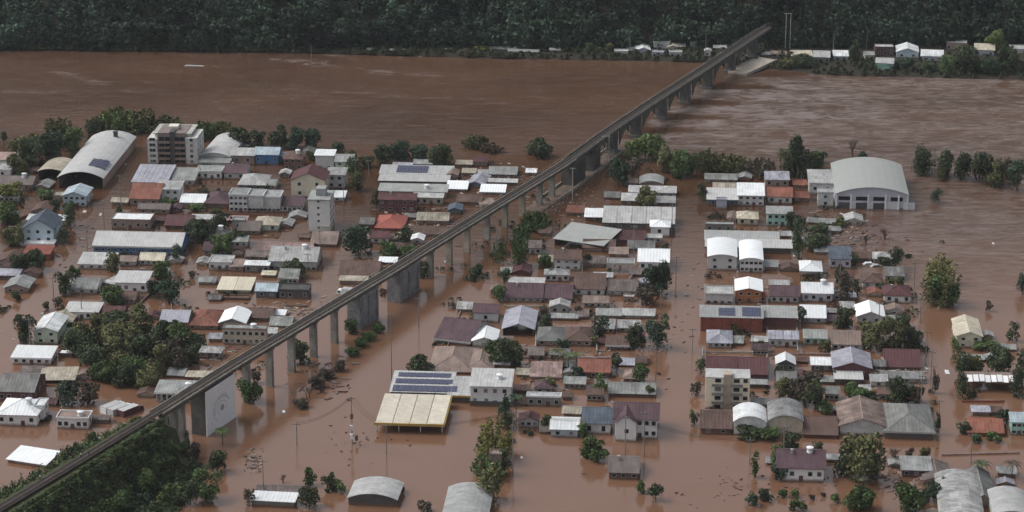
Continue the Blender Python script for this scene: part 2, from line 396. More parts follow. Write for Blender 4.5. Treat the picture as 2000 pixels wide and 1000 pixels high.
# ---------------------------------------------------------------- flood water
def interp(pts, x):
    if x <= pts[0][0]: return pts[0][1]
    for (a, b), (c, d) in zip(pts, pts[1:]):
        if x <= c: return b+(d-b)*(x-a)/(c-a)
    return pts[-1][1]
DECK = [(-60, 1027), (0, 990), (150, 900), (320, 796), (460, 708), (640, 601), (760, 530), (920, 430), (1100, 320), (1180, 262), (1280, 195), (1400, 118), (1470, 71), (1520, 40)]
DZ = [(0, 15.0), (400, 14.4), (548, 13.2), (650, 12.3), (800, 10.9), (920, 10.2), (1100, 9.6), (1300, 9.2), (1520, 9.2)]
path = []
for k in range(0, 200):
    px = -60 + k*1580/199
    path.append(at(px, interp(DECK, px), interp(DZ, px)))
# smooth the path a little
for _ in range(6):
    q = path[:]
    for i in range(1, len(path)-1): q[i] = (path[i-1]+path[i]*2+path[i+1])/4
    path = q
pathpx = [to_px(*p)[0] for p in path]
def on_path(px):
    for i in range(len(path)-1):
        if pathpx[i] <= px <= pathpx[i+1]:
            t = (px-pathpx[i])/(pathpx[i+1]-pathpx[i]); return path[i].lerp(path[i+1], t), (path[i+1]-path[i]).normalized()
    return path[-1], (path[-1]-path[-2]).normalized()
PX = np.array([p.x for p in path]); PY = np.array([p.y for p in path])
def grid_axis(lo, hi, d0, d1, step):
    a = list(np.linspace(lo, d0, 12))[:-1] + list(np.arange(d0, d1, step)) + list(np.linspace(d1, hi, 10))
    return np.array(a)
gx_, gy_ = grid_axis(-2600, 2600, -260, 270, 2.6), grid_axis(-400, 1400, 540, 1130, 2.6)
X, Y = np.meshgrid(gx_, gy_); nx, ny = len(gx_), len(gy_)
DZ_ = -HCAM; depth = Y*cT + HCAM*sT; upv = Y*sT - HCAM*cT
QX = 1000+FOC*X/depth; QY = 500-FOC*upv/depth
east = X > np.interp(Y, PY, PX)                       # downstream side of the viaduct
churn = np.zeros_like(X); chop = np.full_like(X, .10)
shoreN = np.interp(QX, [0, 300, 600, 900, 1200, 1500, 1800, 2000], [300, 300, 310, 330, 320, 350, 360, 380])
river = np.clip((shoreN-QY)/40, 0, 1)
chop = chop + river*np.where(east, .50, .34)
rapid = np.clip((QX-1150)/120, 0, 1)*np.clip((335-QY)/50, 0, 1)*east
churn += rapid*.50 + river*(~east)*.07
for (ax, ay, bx, by, wd, am) in [(1330, 176, 2000, 160, 9, .5), (1300, 214, 1720, 226, 9, 1.1), (1275, 240, 1560, 238, 8, 1.2), (1400, 188, 1650, 192, 6, .9), (1330, 178, 1500, 180, 4, .9), (1350, 190, 1700, 196, 8, .6), (1260, 262, 1500, 268, 8, .5), (530, 116, 640, 122, 3.0, .9), (600, 125, 760, 140, 2.5, .8),
    (730, 140, 850, 148, 3, .5), (110, 140, 210, 165, 4, .55), (365, 129, 415, 129, 2, .6), (0, 180, 300, 178, 3, .3), (500, 170, 1000, 200, 3, .25), (640, 106, 700, 118, 2, .7)]:
    t = np.clip((QX-ax)/(bx-ax), 0, 1); cy = ay+(by-ay)*t
    inx = (QX > ax-6) & (QX < bx+6)
    churn += am*np.exp(-((QY-cy)/wd)**2)*inx*(1-.4*t)
for (ax, ay, ln) in [(1242, 252, 120), (1293, 228, 130), (1339, 199, 110), (1382, 168, 130), (1428, 142, 150), (1196, 280, 90)]:   # still wakes in the lee of each pier
    t = np.clip((QX-ax)/ln, 0, 1)
    wk = np.exp(-((QY-ay-3*t)/(6.5*(1-.75*t)+.8))**2)*((QX > ax-4) & (QX < ax+ln)); churn -= 1.6*wk; chop *= 1-.85*np.clip(wk*1.3, 0, 1)
bend = np.clip((QX-1560)/200, 0, 1)*np.clip((QY-290)/60, 0, 1)*np.clip((640-QY)/160, 0, 1)
chop += bend*.55; churn += bend*.30
churn = np.clip(churn, 0, 1); chop = np.clip(chop, 0, 1)
street = np.clip((QY-420)/200, 0, 1)
verts = np.stack([X, Y, np.zeros_like(X)], -1).reshape(-1, 3)
ii = np.arange(ny-1)[:, None]*nx+np.arange(nx-1)[None, :]
faces = np.stack([ii, ii+1, ii+nx+1, ii+nx], -1).reshape(-1, 4)
def np_mesh(name, verts, faces):
    me = bpy.data.meshes.new(name); k = faces.shape[1]
    me.vertices.add(len(verts)); me.vertices.foreach_set('co', verts.astype(np.float32).ravel())
    me.loops.add(faces.size); me.loops.foreach_set('vertex_index', faces.astype(np.int32).ravel())
    me.polygons.add(len(faces)); me.polygons.foreach_set('loop_start', np.arange(0, faces.size, k, dtype=np.int32))
    try: me.polygons.foreach_set('loop_total', np.full(len(faces), k, dtype=np.int32))
    except Exception: pass
    me.update(calc_edges=True); return me
me = np_mesh('flood_water', verts, faces)
for nm, arr in (('churn', churn), ('chop', chop), ('sky_tint', np.clip(street, 0, 1))):
    a = me.attributes.new(nm, 'FLOAT', 'POINT'); a.data.foreach_set('value', arr.astype(np.float32).ravel())
m, nt, b = nodes('muddy_flood_water'); N, L = nt.nodes, nt.links
b.inputs['IOR'].default_value = 1.60; b.inputs['Specular IOR Level'].default_value = 0.5
def attr(n):
    a = N.new('ShaderNodeAttribute'); a.attribute_name = n; return a.outputs['Fac']
def noise(scale3, sc, det=4, rough=.55, dist=0.0):
    tc = N.new('ShaderNodeTexCoord'); mp = N.new('ShaderNodeMapping'); mp.inputs['Scale'].default_value = scale3
    n = N.new('ShaderNodeTexNoise'); n.inputs['Scale'].default_value = sc; n.inputs['Detail'].default_value = det; n.inputs['Roughness'].default_value = rough; n.inputs['Distortion'].default_value = dist
    L.new(tc.outputs['Object'], mp.inputs[0]); L.new(mp.outputs[0], n.inputs['Vector']); return n.outputs[0]
def rng_(src, a, b_, c, d):
    r = N.new('ShaderNodeMapRange'); r.inputs[1].default_value = a; r.inputs[2].default_value = b_; r.inputs[3].default_value = c; r.inputs[4].default_value = d
    L.new(src, r.inputs[0]); return r.outputs[0]
def math_(op, a, b_):
    q = N.new('ShaderNodeMath'); q.operation = op
    for i, v in enumerate((a, b_)):
        if isinstance(v, (int, float)): q.inputs[i].default_value = v
        else: L.new(v, q.inputs[i])
    return q.outputs[0]
def mixc(f, a, b_):
    q = N.new('ShaderNodeMix'); q.data_type = 'RGBA'
    if isinstance(f, (int, float)): q.inputs['Factor'].default_value = f
    else: L.new(f, q.inputs['Factor'])
    for k_, v in (('A', a), ('B', b_)):
        if isinstance(v, tuple): q.inputs[k_].default_value = (*v, 1)
        else: L.new(v, q.inputs[k_])
    return q.outputs['Result']
base = mixc(rng_(noise((.012, .02, 1), 1.0, 5), .35, .65, 0, 1), (.070, .034, .018), (.108, .054, .029))  # river base kept darker, the hill's reflection put into the colour
base = mixc(math_('MULTIPLY', attr('sky_tint'), .85), base, (.195, .103, .062))  # paler base toward the town stands in for stronger sky reflection
streak = rng_(noise((.06, .13, 1), 1.0, 7, .70, 1.4), .42, .62, 0, 1)
fine = rng_(noise((.16, .50, 1), 1.0, 5, .7, .6), .38, .66, 0, 1)
ch = math_('MULTIPLY', attr('churn'), math_('ADD', math_('MULTIPLY', streak, .75), math_('MULTIPLY', fine, .45)))
ch2 = math_('ADD', ch, math_('MULTIPLY', math_('MULTIPLY', attr('chop'), .42), math_('MULTIPLY', streak, fine)))
base = mixc(rng_(ch2, 0, 1, 0, .95), base, (.27, .225, .21))
L.new(base, b.inputs['Base Color'])
rgh = math_('ADD', .05, math_('MULTIPLY', attr('chop'), .22)); L.new(rgh, b.inputs['Roughness'])
hgt = math_('ADD', noise((.30, .60, 1), 1.0, 6, .65, .8), math_('MULTIPLY', noise((.07, .30, 1), 1.0, 3, .5, .5), 1.2))
bp = N.new('ShaderNodeBump'); bp.inputs['Distance'].default_value = 1.0
L.new(math_('MULTIPLY', math_('ADD', attr('chop'), .03), .30), bp.inputs['Strength']); L.new(hgt, bp.inputs['Height']); L.new(bp.outputs[0], b.inputs['Normal'])
me.materials.append(m)
link('flood_water', me, kind='structure')

# ---------------------------------------------------------------- far bank and wooded hill
SH = [(-900, 95), (0, 99), (500, 103), (700, 108), (1000, 116), (1200, 119), (1340, 122), (1430, 128), (1520, 137), (1600, 147), (1700, 150), (2000, 157), (2900, 170)]
FT = [(-900, 93), (0, 96), (600, 99), (800, 96), (1200, 98), (1340, 94), (1450, 90), (1600, 97), (1800, 92), (2000, 90), (2900, 90)]
shore_w = [(at(a, b_).x, at(a, b_).y) for a, b_ in SH]; foot_w = [(at(a, b_).x, at(a, b_).y) for a, b_ in FT]
hx = np.concatenate([np.linspace(-1600, -300, 40)[:-1], np.arange(-300, 300, 5.0), np.linspace(300, 1600, 40)])
hy = np.concatenate([np.arange(1000, 1250, 3.0), np.linspace(1250, 2100, 60)])
def hill_z(x, y):
    ys = np.interp(x, *zip(*shore_w)); yf = np.maximum(np.interp(x, *zip(*foot_w)), ys+1)
    bank = np.clip((y-ys)/2.0, -1, 1)*.9-.35+np.clip((y-ys)/40, 0, 1)*.4
    t = np.clip(y-yf, 0, None)
    h = np.where(t > 0, t*.66/(1+t/1100.0), 0)
    h = h + np.clip(t/60, 0, 1)*(10*np.sin(x*.011+1.3)+7*np.sin(x*.027+y*.01)+4*np.sin(x*.06+y*.03))
    return bank+np.clip(h, 0, None)
HXg, HYg = np.meshgrid(hx, hy); HZ = hill_z(HXg, HYg)
ii = np.arange(len(hy)-1)[:, None]*len(hx)+np.arange(len(hx)-1)[None, :]
me = np_mesh('hillside', np.stack([HXg, HYg, HZ], -1).reshape(-1, 3), np.stack([ii, ii+1, ii+len(hx)+1, ii+len(hx)], -1).reshape(-1, 4))
me.materials.append(mat((.035, .032, .022), 'plain', .95, .5)); link('hillside', me, kind='structure')

# ---------------------------------------------------------------- viaduct
def sweep(prof, pts, closed=True):
    """outline of (across, up) carried along the track line"""
    b = MB(); n = len(prof)
    for i, p in enumerate(pts):
        d = (pts[min(i+1, len(pts)-1)]-pts[max(i-1, 0)]); d.z = 0; d.normalize(); rt = Vector((d.y, -d.x, 0))
        for a, z in prof: b.v.append(tuple(p+rt*a+Vector((0, 0, z))))
    for i in range(len(pts)-1):
        for k in range(n):
            j = (k+1) % n; b.f.append((i*n+k, i*n+j, (i+1)*n+j, (i+1)*n+k)); b.mi.append(0)
    b.f.append(tuple(range(n))); b.mi.append(0); b.f.append(tuple((len(pts)-1)*n+k for k in reversed(range(n)))); b.mi.append(0)
    return b
def rect(a0, a1, z0, z1): return [(a0, z0), (a1, z0), (a1, z1), (a0, z1)]
vroot = thing('railway_viaduct', 'long concrete railway viaduct crossing the flooded town and river', 'viaduct', (0, 0, 0))
conc = mat((.31, .30, .27), 'plain', .9, .5); concd = mat((.12, .115, .105), 'plain', .9, .5); stone = mat((.27, .275, .285), 'plain', .9, .6); ballast = mat((.085, .068, .058), 'plain', .95, .45)
tan = mat((.36, .33, .27), 'plain', .9, .45)
i0 = next(i for i, q in enumerate(pathpx) if q > 300)
land, bridge = path[:i0+3], path[i0:]
ir = next(i for i, q in enumerate(pathpx) if q > 1110)
town, rivr = path[i0:ir+1], path[ir:]
HWD = 2.0
link('deck', sweep(rect(-HWD, HWD, -1.15, -.25), bridge).mesh('deck', concd), vroot)
link('ballast_bed', sweep([(-HWD+.4, -.25), (HWD-.4, -.25), (HWD-.9, .02), (-HWD+.9, .02)], path).mesh('ballast_bed', ballast), vroot)
for sd_ in (-1, 1):
    a0, a1 = sorted((sd_*(HWD-.15), sd_*(HWD+.2)))
    link('parapet', sweep(rect(a0, a1, -.45, .05), town).mesh('parapet', mat((.26, .25, .22), 'plain', .9, .5)), vroot)
    link('parapet', sweep(rect(a0, a1, -.45, .35), rivr).mesh('parapet', mat((.15, .155, .14), 'plain', .9, .5)), vroot)
    a0, a1 = sorted((sd_*.66, sd_*.76))
    link('rail', sweep(rect(a0, a1, .10, .26), path).mesh('rail', mat((.20, .18, .165), 'plain', .5, .3)), vroot)
for k, px in enumerate(range(340, 1500, 12)):          # posts of the side railing
    if k % 1 == 0 and k < 90:
        p, d = on_path(px); rt = Vector((d.y, -d.x, 0)).normalized()
        if k == 0: rp = MB().tube((0, 0, 0), (0, 0, 1.0), .06, 5).mesh('railing_post', conc)
        link('railing_post', rp, vroot, p+rt*(HWD+.05)); link('railing_post', rp, vroot, p-rt*(HWD+.05))
for sd_ in (-1, 1):
    link('hand_rail', sweep(rect(sd_*(HWD+.05)-.04, sd_*(HWD+.05)+.04, .95, 1.03), bridge[:len(bridge)-4]).mesh('hand_rail', conc), vroot)
sl = MB(); acc = 0.0
for i in range(len(path)-1):
    seg = (path[i+1]-path[i]).length; d = (path[i+1]-path[i]).normalized(); rt = Vector((d.y, -d.x, 0)).normalized()
    while acc < seg:
        p = path[i]+d*acc; c = [p+rt*a+d*b_ for a, b_ in ((-1.2, -.14), (1.2, -.14), (1.2, .14), (-1.2, .14))]
        k = len(sl.v); sl.v += [tuple(q+Vector((0, 0, .10))) for q in c]+[tuple(q-Vector((0, 0, .05))) for q in c]
        sl.f += [(k, k+1, k+2, k+3), (k, k+4, k+5, k+1), (k+1, k+5, k+6, k+2), (k+2, k+6, k+7, k+3), (k+3, k+7, k+4, k)]; sl.mi += [0]*5
        acc += .75
    acc -= seg
link('sleepers', sl.mesh('sleepers', mat((.045, .04, .036), 'plain', .95, .3)), vroot, kind='stuff')
def box_on(px, across, along, m_, name='pier', ztop=-1.15, cap=True):
    p, d = on_path(px); yaw = math.atan2(d.y, d.x)-math.pi/2
    b = MB().box(-across/2, across/2, -along/2, along/2, -p.z-2, ztop)
    if cap: b.box(-across/2-.35, across/2+.35, -along/2-.25, along/2+.25, ztop-.9, ztop-.003)
    o = link(name, b.mesh(name, m_), vroot, (p.x, p.y, p.z), (0, 0, yaw)); return o, p, d
for px in (318, 338, 352, 480, 525, 568, 611, 652, 840, 877, 912, 951, 986, 1020, 1054, 1078): box_on(px, 2.05, 1.35, tan if px in (877, 912, 986, 1020) else conc)
def block(x0, x1, m_, name='block_pier'):
    p0, d = on_path(x0); p1, _ = on_path(x1); p = (p0+p1)/2; ln = (p1-p0).length; yaw = math.atan2(d.y, d.x)-math.pi/2
    b = MB().box(-2.1, 2.1, -ln/2, ln/2, -p.z-2, -1.15); b.box(-2.4, 2.4, -ln/2-.2, ln/2+.2, -2.2, -1.16)
    o = link(name, b.mesh(name, m_), vroot, p, (0, 0, yaw))
    for s_ in (-1, 1):      # flat strips on the long faces and at the corners
        for k in range(3): link('pilaster', MB().box(-.12, .12, -.5, .5, -p.z-2, -2.25).mesh('pilaster', m_), o, (s_*2.2, -ln/2+.55+k*(ln-1.1)/2, 0))
    return o, p, ln, yaw
block(768, 806, stone); block(690, 726, stone); block(1108, 1132, concd); block(1146, 1162, concd)
o, p, ln, yaw = block(386, 440, concd)
# painted white wall on the street side of the big pier
mw = link('painted_wall', MB().box(2.36, 2.56, -ln/2-.1, ln/2+.3, -p.z-2, -1.3).mesh('painted_wall', mat((.85, .87, .88), 'plain', .8, .08)), vroot, p, (0, 0, yaw))
paint = mat((.45, .50, .56), 'plain', .85, .3)
def arc_strip(cy, cz, r0, r1, a0, a1, n=20):
    b = MB()
    for k in range(n):
        t0, t1 = R(a0+(a1-a0)*k/n), R(a0+(a1-a0)*(k+1)/n)
        b.poly([(2.575, cy+r*math.cos(t), cz+r*math.sin(t)*.8) for r, t in ((r0, t0), (r1, t0), (r1, t1), (r0, t1))])
    return b
cz = -p.z+5.6
for r0, r1, a0, a1 in ((3.6, 4.5, 20, 200), (4.6, 4.9, 60, 230), (2.3, 2.6, -40, 250)):
    link('painted_ring', arc_strip(.8, cz, r0, r1, a0, a1).mesh('painted_ring', mat((.66, .70, .74), 'plain', .85, .3)), mw)
link('painted_eye', arc_strip(.8, cz, 0, 1.1, 0, 360).mesh('painted_eye', paint), mw)
# arched concrete spans over the river
rp_ = [1140, 1196, 1242, 1293, 1339, 1382, 1428, 1470]
rc_ = mat((.12, .125, .12), 'plain', .9, .5)
for px in rp_[1:]:
    o, p, d = box_on(px, 3.6, 3.0, rc_, 'river_pier', cap=False)
    link('cutwater', MB().ext([(-1.7, 0), (0, 2.3), (1.7, 0), (0, -2.3)], 'x', 0, .01).mesh('cutwater', rc_), o) if False else None
    link('pier_footing', MB().box(-2.6, 2.6, -2.2, 2.2, -2, 1.0-.2).mesh('pier_footing', rc_), vroot, (p.x, p.y, 0), (0, 0, math.atan2(d.y, d.x)-math.pi/2))
for a_, b__ in zip(rp_, rp_[1:]):
    pa, d = on_path(a_+6); pb, _ = on_path(b__-6); ln = (pb-pa).length; pm = (pa+pb)/2; n = 12; yaw = math.atan2(d.y, d.x)-math.pi/2
    prof = [(-ln/2, -1.16)]+[(-ln/2+ln*k/n, -1.9-5.0*abs(2*k/n-1)**2.2) for k in range(n+1)]+[(ln/2, -1.16)]
    for xx in (-1.9, 1.45): link('arch_rib', MB().ext(prof, 'x', xx, xx+.45).mesh('arch_rib', rc_), vroot, pm, (0, 0, yaw))

# ---------------------------------------------------------------- embankment at the near end
b = MB(); n = 9; pts = land
offs = [(-34, -2), (-15, .5), (-8, 5), (-3.4, -.9), (3.4, -.9), (9, 6), (18, .8), (30, .3), (40, -2)]
for i, p in enumerate(pts):
    d = (pts[min(i+1, len(pts)-1)]-pts[max(i-1, 0)]); d.z = 0; d.normalize(); rt = Vector((d.y, -d.x, 0))
    e = max(0, (i-(len(pts)-5))/5)
    wd = 1-.62*i/max(1, len(pts)-1)
    for k, (a, z) in enumerate(offs):
        if k > 4: a = 3.4+(a-3.4)*wd
        zz = p.z+z if k in (3, 4) else z
        zz = zz*(1-.9*e) if k not in (3, 4) else p.z-.9-e*6
        b.v.append((p.x+rt.x*a, p.y+rt.y*a, zz))
for i in range(len(pts)-1):
    for k in range(n-1): b.f.append((i*n+k, i*n+k+1, (i+1)*n+k+1, (i+1)*n+k)); b.mi.append(0)
link('embankment', b.mesh('embankment', mat((.06, .075, .032), 'plain', .95, .5)), kind='structure')
# ---------------------------------------------------------------- the buildings
# x, waterline y, front width, wall height, visible roof depth (photo px); roof form, colours; label
# --- town beside the river, west of the viaduct
H(18, 326, 50, 14, 14, 'gx', 'K', 'W', 'white two storey house with pink roof at river grove', storeys=2)
H(30, 372, 66, 12, 16, 'gx', 'Z', 'n', 'low weathered grey brown house under yellow green tree', n=3)
H(6, 345, 30, 12, 12, 'flat', 'w', 'W', 'white flat roofed annex under pink roofed house')
o, W, D, h, zr, s = H(158, 368, 90, 20, 86, 'arc', 'w', 'n', 'long barrel roofed warehouse pointing toward the river', name='warehouse', cat='warehouse', open_front=True, rise=2.4, n=0, dirt=.18, sheet='plain')
pm = MB().box(-1, 1, -1.4, 1.4, 0, .1).mesh('solar_panel', solar_mat())
for i in range(3):
    for j in range(3):
        xx = 2.2+i*2.1; yy = 9+j*3.2
        link('solar_panel', pm, o, (xx, yy, zr(xx, yy)+.1), (0, R(10+i*5), 0))
link('roof_vent', MB().box(-.7, .7, -.7, .7, 0, 2.2).box(-.9, .9, -.9, .9, 2.2, 2.5).mesh('roof_vent', mat(COL['k'], 'plain', .8, .3)), o, (2.5, D*.86, zr(2.5, D)-.3))
H(100, 352, 52, 16, 22, 'arc', 'b', 'k', 'small barrel roofed shed joined to the long warehouse', name='shed', cat='shed', open_front=True, rise=1.2, rot=-3)
H(146, 404, 44, 22, 16, 'gf', 'L', 'L', 'pale blue house before the long barrel roofed warehouse', storeys=2, n=4, ov=.6)
H(118, 392, 30, 8, 8, 'flat', 'b', 'n', 'low cream roof strip beside the pale blue house', n=1)
H(420, 318, 58, 12, 40, 'arc', 'w', 'w', 'barrel roofed hall behind the grey apartment tower', name='warehouse', cat='warehouse', rise=1.5, n=3, dirt=.22, rot=-3)
H(418, 330, 60, 10, 12, 'flat', 'q', 'q', 'low pale grey annex at the hall front', n=3)
H(474, 322, 46, 18, 14, 'shed', 'w', 'n', 'white roofed house beside the blue house', storeys=1)
H(521, 322, 46, 20, 14, 'gx', 'L', 'U', 'vivid blue walled house near the river trees', n=3, storeys=1)
H(545, 316, 22, 10, 8, 'shed', 'w', 'U', 'small blue lean-to beside the vivid blue house', n=1)
H(572, 332, 36, 22, 16, 'hip', 'B', 'B', 'brown brick house with pale upper window band', storeys=2, n=3)
H(634, 330, 36, 26, 11, 'shed', 'W', 'w', 'narrow white three storey house near the river', storeys=3, n=2, dirt=.15)
H(672, 336, 34, 20, 14, 'gx', 'G', 'N', 'pale green house beside the white three storey house', storeys=2, n=2)
H(656, 368, 34, 26, 14, 'shed', 'q', 'w', 'grey white two storey house behind the cream gable', storeys=2, n=2)
H(602, 386, 66, 34, 18, 'gf', 'M', 'C', 'cream gable building with red brown roof', n=2, storeys=2, dirt=.3, wdirt=.15, name='hall', cat='hall', rise=2.6)
H(646, 393, 52, 8, 12, 'shed', 'W', 'w', 'bright white flat roof strip before cream gable building', n=2, dirt=.12)
H(292, 368, 68, 12, 34, 'shed', 'V', 'w', 'ribbed white and lilac roofed hall below the apartment tower', name='hall', cat='hall', pan=8, dirt=.25, n=4)
H(350, 362, 58, 10, 24, 'shed', 'q', 'b', 'dusty grey green roofed hall beside the ribbed hall', name='hall', cat='hall', n=4)
H(408, 350, 50, 14, 10, 'flat', 'q', 'W', 'white railed flat roof building behind maroon roof', n=4)
H(460, 350, 44, 12, 18, 'gx', 'P', 'w', 'plum roofed house with white gable wall near apartments', n=2, chim=True)
H(492, 372, 52, 12, 22, 'hip', 'w', 'k', 'pale grey hip roofed pavilion', name='pavilion', cat='pavilion', n=2)
H(282, 402, 56, 14, 30, 'gx', 'T', 'n', 'terracotta roofed house by the submerged street corner', n=3)
H(328, 394, 48, 24, 16, 'shed', 'w', 'W', 'white two storey block beside the terracotta roofed house', storeys=2, n=3)
H(376, 402, 46, 7, 16, 'gx', 'W', 'W', 'small bright white roof among garden trees', n=0, dirt=.12)
H(422, 406, 44, 10, 24, 'hip', 'P', 'B', 'plum hip roofed house beside the balconied white block', n=2)
for k, (xx, ww) in enumerate(((466, 36), (500, 30), (531, 34))):
    H(xx, 414, ww, 32-2*k, 12, 'flat', 'G', 'w', ['white balconied block next to plum hip roof', 'middle white balconied block of the three joined', 'white balconied block next to plum roofed row house'][k], storeys=3, n=4, name='apartment_building', cat='apartments', fascia='W')
H(566, 414, 46, 12, 18, 'gx', 'P', 'W', 'plum roofed white house over brown courtyard water', n=5)
H(512, 396, 40, 10, 8, 'shed', 'Z', 'n', 'low dark roof behind the balconied white blocks', n=2)
H(300, 418, 60, 10, 10, 'gx', 'Z', 'n', 'dim brown roof behind white flat roofed store', n=3)
# --- apartment tower by the river
p = at(338, 322); s = scale_at(338, 322)
o = thing('apartment_building', 'grey five storey apartment tower with balconies near river', 'apartments', p, GRID)
BLD.append((285, 388, 245, 322, 'grey five storey apartment tower with balconies near river'))
u = 1/s; hz = 1/(s*cT)
gw, dk, wt = mat((.68, .68, .66), 'wall', .85, .25), mat((.24, .20, .19), 'wall', .85, .3), mat((.7, .68, .6), 'plain', .8, .2)
Wt = 98*u; D = 13.0; Ht = 52*hz
link('wall', MB().box(-Wt*.30, Wt*.27, .9, D, -2, Ht+1.6).mesh('wall', dk), o)
link('side_wing', MB().box(-Wt/2, -Wt*.30, 0, D-2, -2, Ht-3*hz).mesh('side_wing', gw), o)
link('side_wing', MB().box(Wt*.27, Wt/2, 0, D, -2, Ht).mesh('side_wing', gw), o)
link('service_core', MB().box(-.9, .9, .3, D-1, -2, Ht+2.2).mesh('service_core', mat(COL['k'], 'plain', .9, .3)), o)
link('penthouse', MB().box(-Wt*.36, Wt*.34, 2.0, D+.6, Ht-2.5*hz, Ht+5*hz).mesh('penthouse', wt), o)
link('roof', MB().box(-Wt*.40, Wt*.38, 1.2, D+1.4, Ht+5*hz, Ht+5*hz+.4).mesh('roof', mat((.55, .56, .52), 'plain', .8, .35)), o)
link('lift_tower', MB().box(-2.3, 1.3, 5, 9, Ht+5*hz+.4, Ht+15*hz).mesh('lift_tower', wt), o)
st = Ht/5
for f in range(5):
    z = f*st
    for x_ in (-Wt*.43, -Wt*.37): window(o, x_, -.02, z+st*.35, 1.2, 1.2)
    window(o, Wt*.385, -.02, z+st*.35, 1.3, 1.3)
    for i in range(3): window(o, Wt/2+.02, 2.2+i*4, z+st*.35, 1.2, 1.2, R(90))
    for x_ in (-Wt*.22, -Wt*.10, Wt*.09, Wt*.19): window(o, x_, .88, z+st*.28, 2.2, 1.7, 0, 'g')
    if f: 
        for xa, xb in ((-Wt*.29, -.95), (.95, Wt*.26)): link('balcony', MB().box(xa, xb, -.3, .88, z-.12, z).box(xa, xb, -.3, -.15, z, z+st*.33).mesh('balcony', mat(COL['n'], 'plain', .8, .3)), o)
# --- industrial strips near the viaduct
H(812, 348, 140, 8, 16, 'shed', 'w', 'n', 'rear hall with solar panels of the strip roofed works', name='warehouse', cat='warehouse', n=0, solar=(.22, .66, .1, .95, 12, 2), dirt=.2)
H(808, 362, 136, 8, 12, 'shed', 'w', 'k', 'middle pale strip roofed hall of the works', name='warehouse', cat='warehouse', n=0, dirt=.15)
H(806, 386, 132, 12, 14, 'shed', 'q', 'n', 'front grey green strip roofed hall of the works', name='warehouse', cat='warehouse', n=0, dirt=.15)
H(786, 332, 36, 6, 8, 'gx', 'V', 'k', 'small lilac roof behind the strip roofed works', n=1)
H(826, 328, 34, 8, 8, 'gx', 'G', 'k', 'small grey roof behind the strip roofed works', n=1)
H(776, 414, 72, 24, 12, 'gx', 'M', 'M', 'dark red two storey house with maroon roof', storeys=2, n=5, chim=True)
H(836, 400, 56, 14, 8, 'shed', 'w', 'b', 'pale low roof beside the dark red house', n=4)
H(760, 450, 54, 6, 26, 'hip', 'S', 'S', 'salmon red hipped roof beside the flooded street', n=2, dirt=.2)
H(845, 438, 60, 8, 14, 'gx', 'b', 'n', 'straw coloured roof behind the salmon red roof', n=2, dirt=.6)
H(840, 462, 66, 6, 14, 'gx', 'B', 'B', 'long brown roof under the viaduct edge', n=2, dirt=.5)
H(892, 374, 38, 5, 15, 'shed', 'W', 'w', 'brilliant white roof next to strip roofed works', n=1, dirt=.05)
H(962, 380, 46, 5, 14, 'shed', 'W', 'w', 'brilliant white roof touching the viaduct', n=1, dirt=.05)
H(928, 366, 32, 6, 18, 'gf', 'V', 'D', 'slate lilac roof between two brilliant white roofs', n=1, dirt=.5, rot=-8)
H(982, 346, 52, 6, 14, 'gx', 'q', 'n', 'pale grey green roof at the river edge by viaduct', n=3)
H(982, 362, 54, 6, 6, 'shed', 'w', 'k', 'thin pale roof strip beneath the grey green roof', n=0)
H(1037, 342, 18, 5, 7, 'shed', 'W', 'K', 'tiny pinkish white roof by viaduct and river', n=0)
H(906, 326, 30, 5, 7, 'shed', 'b', 'n', 'narrow straw coloured roof at the river edge', n=0)
H(916, 342, 24, 5, 8, 'gx', 'b', 'n', 'small sandy roof behind slate lilac roof', n=1)
H(948, 344, 26, 5, 7, 'gx', 'G', 'k', 'small grey roof between sandy and green roofs', n=1)
H(882, 350, 22, 8, 10, 'gf', 'n', 'n', 'small pinkish brown shack by the works', n=1, name='shack')
H(916, 400, 46, 6, 14, 'gx', 'B', 'n', 'brown roofed house below the slate lilac roof', n=3, dirt=.5)
H(955, 405, 30, 6, 12, 'shedf', 'n', 'w', 'tilted pinkish roof beside the viaduct deck', n=1, rot=18)
H(888, 418, 24, 8, 10, 'gf', 'D', 'D', 'small slate blue roof amid dark bushes', n=1)
H(868, 434, 26, 6, 8, 'gx', 'K', 'K', 'pinkish roof hugging the viaduct parapet', n=0, rot=24)
# --- mid and lower west side
H(92, 440, 78, 10, 10, 'shed', 'W', 'K', 'white roofed wing behind the pale cyan house', n=0, side=True)
H(76, 474, 60, 28, 22, 'gf', 'D', 'L', 'pale cyan two storey house with slate gable roof', storeys=2, n=3, rise=3.0, wdirt=.1)
H(72, 482, 66, 4, 8, 'flat', 'W', 'W', 'white porch slab before the pale cyan house', n=0)
H(72, 508, 50, 12, 16, 'shed', 'R', 'R', 'red roofed shed below the pale cyan house', name='shed', cat='shed', n=0, dirt=.25)
H(32, 478, 30, 8, 8, 'shed', 'w', 'n', 'small pale roof next to the white porch slab', n=0)
H(256, 448, 76, 17, 13, 'flat', 'W', 'n', 'white flat roofed store with pinkish walls', name='shop', cat='shop', n=5, dirt=.15)
H(268, 498, 172, 17, 28, 'gx', 'w', 'U', 'long pale roofed warehouse with blue end wall', name='warehouse', cat='warehouse', n=14, winh=.9, dirt=.15, fascia='w')
H(348, 448, 50, 8, 20, 'gx', 'M', 'M', 'maroon roof behind the long pale roofed warehouse', n=2)
H(395, 442, 42, 14, 8, 'shed', 'w', 'b', 'cream walled house with thin pale roof', n=3)
H(448, 436, 66, 6, 8, 'shed', 'K', 'M', 'long pinkish roof strip behind dark garden trees', n=0)
H(486, 458, 40, 8, 18, 'gx', 'Z', 'n', 'grey brown roof beside pale domed roof', n=2)
H(520, 452, 46, 14, 16, 'hip', 'b', 'N', 'pale hipped roof house with greenish wall', n=2)
